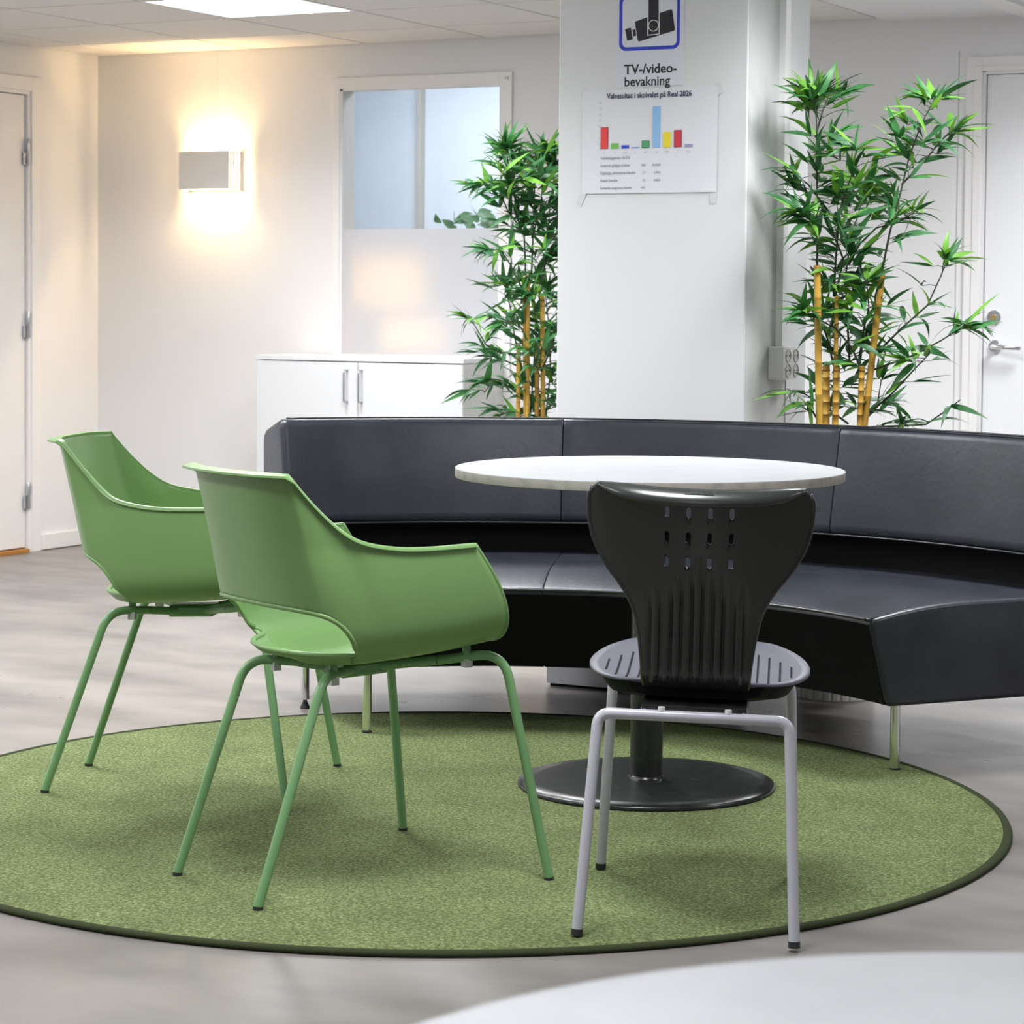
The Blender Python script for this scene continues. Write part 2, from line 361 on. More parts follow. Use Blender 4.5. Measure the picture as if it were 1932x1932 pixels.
# ------------------------------------------------------------------ right door
Yr = YB
dr = struct('door_2', BX(RX0 + 0.016, RX1 - 0.016, Yr + 0.006, Yr + 0.046, 0.01, RZ - 0.010, bev=0.002), M['pillar'])
bm = NB(); box(bm, RX0, RX0 + 0.013, Yr - 0.006, Yr + 0.1, 0, RZ); box(bm, RX1 - 0.013, RX1, Yr - 0.006, Yr + 0.1, 0, RZ); box(bm, RX0 + 0.013, RX1 - 0.013, Yr - 0.006, Yr + 0.1, RZ - 0.008, RZ + 0.004)
obj('door_frame', bm, M['trim'], dr)
bm = NB(); box(bm, RX0 - 0.062, RX0 + 0.001, Yr - 0.014, Yr, 0, RZ + 0.060, bev=0.003); box(bm, RX1 - 0.001, RX1 + 0.062, Yr - 0.014, Yr, 0, RZ + 0.060, bev=0.003); box(bm, RX0, RX1, Yr - 0.014, Yr, RZ + 0.003, RZ + 0.060, bev=0.003)
box(bm, RX0 - 0.030, RX0 + 0.001, Yr - 0.019, Yr - 0.012, 0, RZ + 0.022, bev=0.002); box(bm, RX0 + 0.002, RX1, Yr - 0.019, Yr - 0.012, RZ + 0.003, RZ + 0.022, bev=0.002)
obj('door_casing', bm, M['trim'], dr)
def disc_y(cx, cz, y0, y1, r, n=28, r2_=None, bm=None):
    bm = bm or NB(); ring_loft(bm, [[(cx + rr * math.cos(2 * PI * k / n), y, cz + rr * math.sin(2 * PI * k / n)) for k in range(n)] for rr, y in ((r, y0), (r, y0 - (y0 - y1) * 0.8), (r2_ or r * 0.9, y1))]); return bm
lk = obj('lock', disc_y(-2.762, 1.098, Yr + 0.006, Yr - 0.008, 0.0275), M['chrome'], dr, 40)
obj('lock_core', disc_y(-2.762, 1.098, Yr - 0.008, Yr - 0.011, 0.011, r2_=0.0105), M['brass'], lk, 40, label='brass key cylinder')
hd = obj('door_handle', disc_y(-2.756, 0.985, Yr + 0.006, Yr - 0.006, 0.0255), M['chrome'], dr, 40)
obj('lever', tube(round_path([(-2.756, Yr - 0.004, 0.985), (-2.756, Yr - 0.050, 0.985), (-2.640, Yr - 0.054, 0.980)], 0.02), 0.0095, 14), M['chrome'], hd, True)

# ------------------------------------------------------------------ window into the next room
bm = NB(); y0 = YB - 0.012
box(bm, WX0 - 0.026, WX0 + 0.004, y0, YB, WZ0 - 0.03, WZ1 + 0.045, bev=0.002); box(bm, WX1 - 0.002, WX1 + 0.056, y0, YB, 0.07, WZ1 + 0.045, bev=0.002)
box(bm, WX0 + 0.004, WX1 - 0.002, y0, YB, WZ1 - 0.002, WZ1 + 0.045, bev=0.002); box(bm, WX0 + 0.004, WX1 - 0.002, y0, YB, WZ0 - 0.04, WZ0 + 0.002, bev=0.002)
win = struct('window_1', bm, M['trim'])
bm = NB(); jm = mat('jamb_grey', (0.74, 0.73, 0.70, 1), 0.5)
box(bm, WX0, WX0 + 0.004, YB + 0.008, YB + T, WZ0, WZ1); box(bm, WX1 - 0.004, WX1, YB + 0.008, YB + T, WZ0, WZ1); box(bm, WX0, WX1, YB + 0.008, YB + T, WZ1 - 0.004, WZ1); box(bm, WX0, WX1, YB + 0.008, YB + T, WZ0, WZ0 + 0.004)
obj('jamb', bm, jm, win)
bm = NB(); box(bm, WX0 + 0.004, WX0 + 0.016, YB - 0.006, YB + 0.012, WZ0, WZ1); box(bm, WX0 + 0.004, WX1, YB - 0.006, YB + 0.012, WZ1 - 0.010, WZ1)
obj('window_frame', bm, M['trim'], win)
obj('window_pane', BX(WX0 + 0.004, WX1 - 0.004, YB + 0.002, YB + 0.006, WZ0, WZ1 - 0.004), M['glass'], win)
obj('frosted_film', BX(WX0 + 0.005, WX1 - 0.005, YB - 0.0005, YB + 0.0012, WZ0 + 0.001, 1.452), M['frost'], win, label='frosted film on the lower half of the glass')
obj('jamb_plug', disc_y(0, 0, 0, -0.002, 0.008, 14), M['trim'], win).matrix_local = Matrix.Translation((WX0 + 0.0042, YB + 0.05, 1.80)) @ Matrix.Rotation(PI / 2, 4, 'Z')
sq = obj('window_catch', BX(WX1 + 0.022, WX1 + 0.040, YB - 0.018, YB - 0.011, 2.075, 2.093, bev=0.003), M['trim'], win)
obj('catch_hole', disc_y(WX1 + 0.031, 2.084, YB - 0.018, YB - 0.0185, 0.003, 10), M['edge'], sq)

# next room
NX0, NX1, NY = -8.6, -3.3, 11.0
struct('wall_far', BX(NX0, NX1, NY, NY + 0.1, 0, 2.6), M['bluewall'])
bm = NB(); box(bm, NX0 - 0.1, NX0, YB + T, NY, 0, 2.6); box(bm, NX1, NX1 + 0.1, YB + T, NY, 0, 2.6); box(bm, NX0, XL - 0.12, YB + 0.02, YB + T, 0, 2.6)
struct('wall_side', bm, M['bluewall'])
struct('ceiling_far', BX(NX0, NX1, YB + T, NY, 2.5, 2.6), M['bluewall'])
struct('trim_5', BX(-6.325, -6.301, NY - 0.05, NY, 0, 2.5, bev=0.004), mat('grey_post', (0.48, 0.46, 0.42, 1), 0.5))
nl = thing('ceiling_light', 'flat ceiling light in the next room, hidden above the window', 'ceiling light', (-5.6, 10.1, 2.5))
obj('diffuser', BX(-0.6, 0.6, -0.2, 0.2, -0.012, -0.002), emit('cool_panel', (0.86, 0.93, 1.0), 15), nl)
obj('frame', BX(-0.62, 0.62, -0.22, 0.22, -0.004, 0), M['trim'], nl)
# glowing framed panel on a stand behind the frosted film
gp = thing('light_box', 'warm glowing framed panel on a stand, blurred behind the frosted glass', 'light box', (-5.68, 9.60, 0.72))
dark = mat('dark_frame', (0.10, 0.11, 0.13, 1), 0.5)
bm = NB(); W_, zb, zt = 0.190, 0.39, 0.63
box(bm, -W_ - 0.02, W_ + 0.02, -0.02, 0.02, zb - 0.03, zb); box(bm, -W_ - 0.02, W_ + 0.02, -0.02, 0.02, zt, zt + 0.03); box(bm, -W_ - 0.02, -W_, -0.02, 0.02, zb, zt); box(bm, W_, W_ + 0.02, -0.02, 0.02, zb, zt)
obj('frame', bm, dark, gp); obj('glow_panel', BX(-W_, W_, -0.012, 0.012, zb, zt), M['warmglow'], gp)
bm = BX(-0.02, 0.02, -0.015, 0.015, 0.02, zb - 0.03); box(bm, -0.12, 0.12, -0.09, 0.09, 0, 0.02)
obj('stand', bm, dark, gp)
nt_ = thing('side_table', 'low table in the next room, blurred behind the frosted glass', 'table', (-5.62, 9.62, 0))
obj('tabletop', BX(-0.45, 0.45, -0.22, 0.22, 0.69, 0.72, bev=0.004), M['white'], nt_)
for sx in (-0.4, 0.4):
    for sy in (-0.17, 0.17): obj('leg', BX(sx - 0.02, sx + 0.02, sy - 0.02, sy + 0.02, 0, 0.69), M['steel'], nt_)
wl = thing('table_lamp', 'small warm lamp on the table, blurred behind the frosted glass', 'lamp', (-5.50, 9.50, 0.72))
obj('lamp_shade', lathe([(0.15, 0.20), (0.13, 0.345)], 24), emit('warm_shade', (1, 0.66, 0.30), 1.6), wl, True)
obj('base', lathe([(0.06, 0), (0.06, 0.015), (0.012, 0.025), (0.012, 0.2)], 20), M['steel'], wl, 40)

# ================================================================== PILLAR
PX0, PX1, PY0, PY1 = -3.332, -2.722, 6.619, 7.100
pil = struct('pillar', BX(PX0, PX1, PY0, PY1, 0, ZC + 0.02, bev=0.006, seg=3), M['pillar'], smooth=False)
pil['kind'] = 'structure'
obj('pillar_side', BX(PX1 - 0.002, PX1 + 0.0015, PY0 + 0.008, PY1 - 0.008, 0, 2.27), M['pillarside'], pil, label='mottled grey side face')
obj('corner_strip', BX(PX1 - 0.002, PX1 + 0.004, PY1 - 0.16, PY1, 0, 2.27, bev=0.001), M['pillar'], pil)
bc = thing('floor_casing', 'low white metal casing on the floor at the foot of the pillar', 'casing', (PX0 + 0.03, 6.512, 0.008))
obj('cover', BX(0, 0.56, 0, 0.105, 0, 0.11, bev=0.002), mat('casing_white', (0.68, 0.68, 0.72, 1), 0.35), bc)
obj('screw', disc_y(0.125, 0.075, 0.0, -0.002, 0.006, 12), M['steel'], bc)
obj('shadow_gap', BX(0.01, 0.55, 0.006, 0.1, -0.008, 0), M['edge'], bc)

# power outlets on the pillar side
so = thing('power_outlet', 'white four-socket power outlet box on the side of the pillar', 'outlet', (PX1 + 0.0015, 6.80, 0.92))
obj('housing', BX(0, 0.048, 0, 0.142, 0, 0.098, bev=0.004), M['trim'], so, 40)
for cy_ in (0.040, 0.103):
    for cz_ in (0.027, 0.071):
        n = 24; bm = NB(); X = 0.0486
        cr = [[(X + dx, cy_ + r * math.cos(2 * PI * k / n), cz_ + r * math.sin(2 * PI * k / n)) for k in range(n)] for r, dx in ((0.0215, -0.001), (0.0205, 0.0015), (0.0185, 0.0015), (0.0180, -0.0004), (0.001, -0.0004))]
        ring_loft(bm, cr); s = obj('socket', bm, mat('socket_rim', (0.62, 0.62, 0.60, 1), 0.4) if 'socket_rim' not in bpy.data.materials else bpy.data.materials['socket_rim'], so, 40)
        bm = NB()
        for dy in (-0.0095, 0.0095):
            ring_loft(bm, [[(X + dx, cy_ + dy + 0.0024 * math.cos(2 * PI * k / 8), cz_ + 0.0024 * math.sin(2 * PI * k / 8)) for k in range(8)] for dx in (-0.0004, 0.0003)])
        obj('pin_hole', bm, M['edge'], s)
cdt = thing('cable_conduit', 'white vertical cable duct running down the pillar to the outlet', 'cable duct', (PX1 + 0.0015, 6.855, 1.018))
obj('duct', BX(0, 0.022, 0, 0.040, 0, ZC - 1.018, bev=0.002), M['trim'], cdt)

# ------------------------------------------------------------------ posters
PYF = PY0 - 0.0004
def text_mesh(s, size, x, z, mt, parent, y, sx=1.0, bold=0.0, align='LEFT', rot=0.0, name='lettering'):
    cu = bpy.data.curves.new('t', 'FONT'); cu.body = s; cu.size = size; cu.align_x = align; cu.extrude = 0.00015; cu.offset = bold; cu.resolution_u = 3
    to = bpy.data.objects.new('t', cu); COL.objects.link(to)
    dg = bpy.context.evaluated_depsgraph_get(); me = bpy.data.meshes.new_from_object(to.evaluated_get(dg))
    bpy.data.objects.remove(to); bpy.data.curves.remove(cu)
    me.materials.clear(); me.materials.append(mt)
    me.transform(Matrix.Translation((x, y, z)) @ Matrix.Rotation(-rot, 4, 'Y') @ Matrix.Diagonal((sx, 1, 1, 1)) @ Matrix.Rotation(PI / 2, 4, 'X'))
    me.name = name; o = bpy.data.objects.new(name, me); COL.objects.link(o); o.parent = parent; return o
def fit_text(s, x0, x1, z, cap, mt, parent, y, bold=0.0, rot=0.0, name='lettering'):
    cu = bpy.data.curves.new('t', 'FONT'); cu.body = s; cu.size = 1.0
    to = bpy.data.objects.new('t', cu); COL.objects.link(to); bpy.context.view_layer.update()
    wdt = to.dimensions.x; bpy.data.objects.remove(to); bpy.data.curves.remove(cu)
    size = cap / 0.70; return text_mesh(s, size, x0, z, mt, parent, y, sx=(x1 - x0) / (wdt * size), bold=bold, rot=rot, name=name)
def plate(bm, pts, y0, y1, mi=0):
    ring_loft(bm, [[(x, y, z) for x, z in pts] for y in (y0, y1)], mi=mi); return bm
def rrect(x0, x1, z0, z1, r, n=6):
    out = []
    for cx, cz, a in ((x1 - r, z1 - r, 0), (x0 + r, z1 - r, 90), (x0 + r, z0 + r, 180), (x1 - r, z0 + r, 270)):
        for k in range(n + 1):
            t = math.radians(a + 90 * k / n); out.append((cx + r * math.cos(t), cz + r * math.sin(t)))
    return out
def rotp(pts, ang, c):
    ca, sa = math.cos(ang), math.sin(ang); return [(c[0] + (x - c[0]) * ca - (z - c[1]) * sa, c[1] + (x - c[0]) * sa + (z - c[1]) * ca) for x, z in pts]
# camera-surveillance sign (origin at its lower left corner)
sg = thing('surveillance_sign', 'white sign with blue-framed camera pictogram and the words TV-/video-bevakning, upper pillar', 'sign', (-3.141, PYF, 1.782))
obj('sheet', plate(NB(), [(0, 0), (0.217, 0), (0.218, 0.285), (-0.001, 0.285)], 0, -0.0012), mat('sign_sheet', (0.78, 0.80, 0.88, 1), 0.35), sg)
C = (0.108, 0.196)
outer = rrect(0.0085, 0.2040, 0.1065, 0.270, 0.022); inner = rrect(0.0187, 0.1948, 0.1170, 0.2605, 0.014)
bm = NB(); n = len(outer)
vo = [bm.verts.new((x, -0.0016, z)) for x, z in outer]; vi = [bm.verts.new((x, -0.0016, z)) for x, z in inner]
for k in range(n): bm.faces.new((vo[k], vi[k], vi[(k + 1) % n], vo[(k + 1) % n]))
obj('blue_border', bm, M['blue'], sg)
bm = NB()
def Pp(px, py): return ((px - 405) * 0.000445, (640 - py) * 0.000411)
body = [Pp(538, 175), Pp(632, 145), Pp(716, 122), Pp(800, 100), Pp(808, 108), Pp(829, 245), Pp(820, 253), Pp(570, 318), Pp(560, 310)]
lens = [Pp(467, 225), Pp(508, 215), Pp(524, 300), Pp(483, 309)]; neck = [Pp(520, 232), Pp(541, 226), Pp(549, 274), Pp(528, 279)]
for pts in (body, lens, neck): plate(bm, pts, -0.0012, -0.0018)
obj('camera_pictogram', bm, M['ink'], sg)
obj('bracket_outline', plate(NB(), [Pp(630, 14), Pp(716, 10), Pp(719, 274), Pp(630, 279)], -0.0018, -0.0021), M['linewhite'], sg)
obj('bracket_pictogram', plate(NB(), [Pp(637, 19), Pp(710, 16), Pp(713, 268), Pp(637, 272)], -0.0021, -0.0024), M['ink'], sg)
cc = Pp(675, 209); r_ = 0.0172
obj('pivot_ring', plate(NB(), [(cc[0] + r_ * math.cos(2 * PI * k / 32), cc[1] + r_ * math.sin(2 * PI * k / 32)) for k in range(32)], -0.0024, -0.0027), M['linewhite'], sg)
obj('pivot_disc', plate(NB(), [(cc[0] + r_ * 0.86 * math.cos(2 * PI * k / 32), cc[1] + r_ * 0.86 * math.sin(2 * PI * k / 32)) for k in range(32)], -0.0027, -0.0030), M['ink'], sg)
fit_text('TV-/video-', 0.026, 0.194, 0.0385, 0.0275, M['ink'], sg, -0.0014, bold=0.0009)
fit_text('bevakning', 0.026, 0.172, 0.0025, 0.0275, M['ink'], sg, -0.0014, bold=0.0006)
# election-result sheet (origin lower left)
es = thing('election_result_sheet', 'white landscape sheet headed Valresultat i skolvalet with coloured bar chart', 'poster', (-3.250, PYF - 0.0016, 1.469))
bm = NB(); nx, nz = 14, 10; Wd, Hd = 0.436, 0.306
V = [[bm.verts.new((Wd * i / nx, -0.0006 - 0.0010 * (1 - j / nz) ** 6 * math.sin(i * 0.9) ** 2 - (0.0015 if (j == nz and i == 0) else 0), Hd * j / nz)) for j in range(nz + 1)] for i in range(nx + 1)]
for i in range(nx):
    for j in range(nz): bm.faces.new((V[i][j], V[i + 1][j], V[i + 1][j + 1], V[i][j + 1]))
obj('sheet', bm, M['paper'], es, True)
YT = -0.0020
fit_text('Valresultat i skolvalet på Real 2026', 0.080, 0.354, 0.2805, 0.0160, M['navy'], es, YT, bold=0.00025)
bars = [(0.0735, 0.064, srgb(235, 70, 70)), (0.108, 0.016, srgb(125, 190, 95)), (0.142, 0.0095, srgb(45, 80, 215)), (0.175, 0.0035, srgb(140, 165, 230)), (0.2085, 0.0215, srgb(85, 165, 115)),
        (0.243, 0.1215, srgb(150, 195, 240)), (0.278, 0.045, srgb(240, 220, 60)), (0.312, 0.050, srgb(215, 60, 75)), (0.347, 0.0085, srgb(165, 155, 195))]
darks = {0: srgb(150, 20, 35), 2: srgb(20, 30, 140), 4: srgb(40, 110, 70), 7: srgb(120, 15, 40)}
names = ['S', 'C', 'KD', 'L', 'MP', 'M', 'SD', 'V', 'Övr']
for k, (x, h, c) in enumerate(bars):
    x -= 0.0005; b0 = 0.1325
    cm = mat('bar_%d' % k, c, 0.6)
    ob = obj('bar', plate(NB(), [(x - 0.0122, b0), (x + 0.0122, b0), (x + 0.0122, b0 + h), (x - 0.0122, b0 + h)], YT + 0.0006, YT), mat('bar_edge_%d' % k, darks[k], 0.6) if k in darks else cm, es)
    if k in darks: obj('bar_fill', plate(NB(), [(x - 0.0108, b0 + 0.0014), (x + 0.0108, b0 + 0.0014), (x + 0.0108, b0 + h - 0.0014), (x - 0.0108, b0 + h - 0.0014)], YT, YT - 0.0003), cm, ob)
    text_mesh(names[k], 0.0090, x, b0 - 0.016, M['fainter'], es, YT, align='CENTER')
for k in range(9): text_mesh(str(5 * k), 0.0085, 0.062, 0.128 + 0.0172 * k, M['fainter'], es, YT, align='RIGHT')
rows = [('Valdeltagande 66.2%', None, None), ('Summa giltiga röster', '426', '94.04%'), ('Ogiltiga, inklusive blanka', '27', '5.96%'), ('Antal blanka', '22', '4.86%'), ('Summa avgivna röster', '453', None)]
for k, (a, b_, c_) in enumerate(rows):
    z = 0.1015 - 0.0222 * k
    wid = {0: 0.098, 1: 0.098, 2: 0.116, 3: 0.058, 4: 0.105}[k]
    fit_text(a, 0.060, 0.060 + wid, z, 0.0082, M['faint'], es, YT)
    if b_: text_mesh(b_, 0.0095, 0.2085, z, M['faint'], es, YT, align='RIGHT')
    if c_: text_mesh(c_, 0.0095, 0.2575, z, M['faint'], es, YT, align='RIGHT')
def tape(cx, cz, ang, L=0.05):
    p = rotp([(cx - 0.010, cz - L / 2), (cx + 0.010, cz - L / 2), (cx + 0.010, cz + L / 2), (cx - 0.010, cz + L / 2)], ang, (cx, cz))
    obj('tape_strip', plate(NB(), p, 0.0006, 0.0002), M['tape'], es)
tape(-0.002, -0.012, -0.45); tape(0.424, -0.008, 0.03); tape(0.438, 0.300, 0.35, 0.035); tape(0.004, 0.302, -0.5, 0.03)

# ================================================================== WALL LAMP
lp = thing('wall_lamp', 'white wall lamp glowing warm up and down, beside the corner', 'wall lamp', (-6.366, YB, 1.632))
LW, LD, LH = 0.135, 0.105, 0.168
bm = NB(); sec = []
n = 14
for k in range(n + 1):      # gently bowed front plate
    t = k / n; x = -LW + 2 * LW * t; sec.append((x, -LD - 0.018 * math.sin(PI * t)))
inn = [(x, y + 0.004) for x, y in reversed(sec)]
ring_loft(bm, [[(x, y, z) for x, y in sec + inn] for z in (0, LH)])
obj('shade_front', bm, M['shade'], lp, 30)
for s in (-1, 1):
    for k in range(4):
        y = -LD + 0.012 + k * 0.026
        obj('side_slat', BX(s * (LW - 0.004) - 0.003, s * (LW - 0.004) + 0.003, y, y + 0.013, 0, LH, bev=0.001), M['shade'], lp)
bm = NB(); box(bm, -LW, LW, -0.006, 0, 0, LH)
obj('back_plate', bm, M['shade'], lp)
bm = NB(); box(bm, -0.010, 0.010, -LD - 0.012, -0.006, LH * 0.40, LH * 0.62); box(bm, -0.05, 0.05, -0.05, -0.006, LH * 0.42, LH * 0.60)
obj('bracket', bm, M['shade'], lp)
for s in (-1, 1): obj('bulb', tube([(s * 0.020, -0.055, LH * 0.5), (s * 0.085, -0.055, LH * 0.5)], 0.009, 10), M['bulb'], lp, True)

# ================================================================== CABINET
CX0, CX1, CY0 = -5.907, -4.890, 8.86
cb = thing('storage_cabinet', 'white two-door storage cabinet under the window, beside the left bamboo', 'cabinet', (CX0, CY0, 0))
Wc, Dc = CX1 - CX0, YB - 0.016 - CY0
bm = NB(); box(bm, 0, 0.018, 0.02, Dc, 0, 0.882); box(bm, Wc - 0.018, Wc, 0.02, Dc, 0, 0.882); box(bm, 0.018, Wc - 0.018, Dc - 0.01, Dc, 0, 0.882); box(bm, 0.018, Wc - 0.018, 0.02, Dc - 0.01, 0.05, 0.07)
obj('body', bm, M['cab'], cb)
obj('side_panel', BX(Wc, Wc + 0.002, 0.0, Dc, 0, 0.882), mat('cabinet_side_shaded', (0.60, 0.60, 0.57, 1), 0.45, mottle=(6, (0.5, 0.5, 0.48, 1), 4, 0.3, 0.55)), cb)  # side coloured darker and blotchy for the bamboo's shadow on it
obj('worktop', BX(-0.008, Wc + 0.004, -0.004, Dc, 0.884, 0.903, bev=0.002), M['cab'], cb)
mid = 0.511
for x0, x1, hx in ((0.002, mid - 0.0015, mid - 0.052), (mid + 0.0015, Wc - 0.002, mid + 0.020)):
    d = obj('door', BX(x0, x1, 0, 0.018, 0.055, 0.880, bev=0.0012), M['cab'], cb)
    obj('handle', tube(round_path([(hx, 0.0, 0.846), (hx, -0.030, 0.846), (hx, -0.030, 0.712), (hx, 0.0, 0.712)], 0.014), 0.0048, 12), M['steel'], d, True)

# ================================================================== RUG
RC = (-2.692, 4.809)
rg = thing('round_rug', 'large round green flecked rug under the table and chairs', 'rug', (RC[0], RC[1], 0))
RR = 1.257
obj('pile', lathe([(RR - 0.022, 0.001), (RR - 0.016, 0.0095), (RR - 0.05, 0.0118), (0.9, 0.012), (0.3, 0.012)], 160), M['rug'], rg)
n = 160; ring = [[(math.cos(2 * PI * j / n) * (RR - 0.011 + 0.0115 * math.cos(a)), math.sin(2 * PI * j / n) * (RR - 0.011 + 0.0115 * math.cos(a)), max(0.0006, 0.0052 + 0.0072 * math.sin(a))) for j in range(n)] for a in [2 * PI * k / 12 for k in range(12)]]
bm = NB(); ring_loft(bm, ring, close_v=True); obj('bound_edge', bm, M['rugedge'], rg, True, label='dark green bound edge')
FZ = 0.0122   # top of the rug pile

# ================================================================== TABLES
def table(name, label, loc, rz=0, blur=False, top=0.7485, R=0.4557):
    t = thing(name, label, 'table', loc, rz)
    obj('tabletop', lathe([(R - 0.001, top - 0.0012), (R - 0.0018, top), (R * 0.5, top), (0.001, top)], 128), M['tabletop'], t)
    obj('edge_band', lathe([(R - 0.03, top - 0.0215), (R - 0.0008, top - 0.0215), (R, top - 0.0205), (R, top - 0.0012)], 128), M['tableedge'], t, 40)
    obj('column', lathe([(0.044, 0.016), (0.042, 0.022), (0.0385, 0.026), (0.0385, top - 0.03)], 40), M['black'], t, 40)
    obj('top_plate', BX(-0.16, 0.16, -0.16, 0.16, top - 0.030, top - 0.0215), M['black'], t)
    obj('base_disc', lathe([(0.298, 0.0), (0.3026, 0.002), (0.3026, 0.007), (0.299, 0.0115), (0.26, 0.0145), (0.12, 0.019), (0.001, 0.021)], 96), M['black'], t, 50)
    return t
table('round_table', 'round white table with black pedestal standing on the green rug', (-2.3874, 5.2321, FZ))
table('round_table', 'blurred white round tabletop in the bottom right foreground', (-0.235, 1.085, 0))

def cfw(r, d, z=0): return (r * math.cos(YAW) - d * math.sin(YAW), r * math.sin(YAW) + d * math.cos(YAW), z)
# ================================================================== SOFA
sf = thing('curved_sofa', 'curved black leather sofa behind the round table', 'sofa', (cfw(-.016, 5.508)))
def rprof(pts):   # (r, z, radius)
    P = [(p[0], p[1]) for p in pts]; n = len(P); out = []
    for i in range(n):
        a, b, c = Vector(P[i - 1]), Vector(P[i]), Vector(P[(i + 1) % n]); rad = pts[i][2]
        if rad <= 0: out.append(b); continue
        d1, d2 = a - b, c - b; l = min(rad, d1.length * .49, d2.length * .49)
        for k in range(6):
            t = k / 5; out.append((b + d1.normalized() * l) * (1 - t) ** 2 + b * 2 * t * (1 - t) + (b + d2.normalized() * l) * t * t)
    return out
def arc_body(prof, a0, a1, n=26, e0=0.0, e1=0.0):
    """sweep a rounded profile about the sofa's centre; e0/e1 end rounding in metres"""
    P = rprof(prof); cx = sum(p.x for p in P) / len(P); cz = sum(p.y for p in P) / len(P); rings = []
    R0 = cx; seq = []
    def endrings(a, e, sgn):
        out = []
        for k in range(5):
            th = k / 4 * PI / 2; out.append((a + sgn * e * (1 - math.sin(th)) / R0, e * (1 - math.cos(th))))
        return out
    # at the ends the profile is inset towards its middle
    if e0: seq += [(a, ins) for a, ins in [(a0 + e0 * (1 - math.cos(t)) / R0, e0 * (1 - math.sin(t))) for t in (0, PI / 8, PI / 4, 3 * PI / 8, PI / 2)]]
    else: seq.append((a0, 0))
    s0 = seq[-1][0]; s1 = a1 - (e1 / R0 if e1 else 0)
    for k in range(1, n): seq.append((lerp(s0, s1, k / n), 0))
    if e1: seq += [(a1 - e1 * (1 - math.cos(t)) / R0, e1 * (1 - math.sin(t))) for t in (PI / 2, 3 * PI / 8, PI / 4, PI / 8, 0)]
    else: seq.append((a1, 0))
    hx = max(p.x for p in P) - cx; hz = max(p.y for p in P) - cz; lz = cz - min(p.y for p in P)
    for a, ins in seq:
        r = []
        for p in P:
            dx, dz = p.x - cx, p.y - cz
            q = Vector((dx, dz)); L = q.length
            x = cx + dx * (1 - ins / hx); z = cz + dz * (1 - ins / max(hz, lz))
            r.append((x * math.cos(a), x * math.sin(a), z))
        rings.append(r)
    bm = NB(); ring_loft(bm, rings); bmesh.ops.recalc_face_normals(bm, faces=bm.faces); return bm
AA = [math.radians(27.75 + d) for d in (24, 54, 84, 114)]
seatp = [(1.62, 0.17, .01), (1.022, 0.17, .02), (0.968, 0.386, .022), (1.08, 0.408, .06), (1.20, 0.420, .08), (1.62, 0.425, .02)]
backp = [(1.70, 0.40, .02), (1.53, 0.52, .03), (1.578, 0.815, .03), (1.745, 0.775, .03), (1.735, 0.40, .02)]
backp = [(1.735, 0.512, .02), (1.512, 0.512, .03), (1.572, 0.815, .03), (1.74, 0.770, .03)]
lowp = [(1.735, 0.17, .01), (1.575, 0.17, .01), (1.585, 0.512, .0), (1.735, 0.512, .01)]
for k in range(3):
    g0 = 0.0005 if k else 0; g1 = 0.0005 if k < 2 else 0
    obj('seat', arc_body(seatp, AA[k] + g0, AA[k + 1] - g1, 26, 0.018 if k == 0 else 0.0035, 0.018 if k == 2 else 0.0035), M['leather'], sf, 35)
    obj('backrest', arc_body(backp, AA[k] + g0, AA[k + 1] - g1, 26, 0.022 if k == 0 else 0.0035, 0.022 if k == 2 else 0.0035), M['leather'], sf, 35)
obj('rear_panel', arc_body(lowp, AA[0] + 0.004, AA[3] - 0.004, 60), M['leather_shaded'], sf, 35)
obj('shaded_front', arc_body([(1.06, 0.175, 0), (1.0195, 0.175, 0), (0.9715, 0.372, 0), (1.04, 0.372, 0)], AA[0] + 0.012, AA[3] - 0.012, 60), M['leather_shaded'], sf, 35)  # blacker layer over the seat front, painting in its shade
def arcpath(R, z, a0, a1, n=60): return [(R * math.cos(lerp(a0, a1, k / n)), R * math.sin(lerp(a0, a1, k / n)), z) for k in range(n + 1)]
obj('seat_piping', tube(arcpath(0.9745, 0.3835, AA[0] + 0.016, AA[3] - 0.016), 0.004, 8), M['piping'], sf, True)
obj('back_piping', tube(arcpath(1.519, 0.5135, AA[0] + 0.01, AA[3] - 0.01), 0.003, 8), M['piping'], sf, True)
obj('top_piping', tube(arcpath(1.576, 0.8105, AA[0] + 0.012, AA[3] - 0.012), 0.0026, 8), M['piping'], sf, True)
ends = []
for a, s in ((AA[0], 1), (AA[3], -1)):
    a_ = a + s * 0.012
    pts = [(0.978, 0.386), (1.08, 0.4035), (1.2, 0.4155), (1.45, 0.419), (1.6, 0.4195)]
    obj('end_piping', tube([(r * math.cos(a_), r * math.sin(a_), z) for r, z in pts], 0.0034, 8), M['piping'], sf, True)
def sleg(R, deg, z0, gap=0.004):
    a = math.radians(27.75 + deg); x, y = R * math.cos(a), R * math.sin(a)
    l = obj('leg', lathe([(0.0118, z0 + gap), (0.0123, z0 + gap + .002), (0.0123, 0.172)], 24, None, x, y), M['chrome'], sf, 40)
    bm = lathe([(0.0135, z0 + 0.0003), (0.0135, z0 + 0.0035), (0.006, z0 + gap * .7 + .002), (0.005, z0 + gap + .004)], 20, None, x, y)
    obj('foot', bm, M['rubber'], l, 40)
sleg(0.975, 111.6, FZ, .007); sleg(1.46, 112.5, 0, .026); sleg(1.062, 25.4, FZ); sleg(1.52, 25.4, 0)

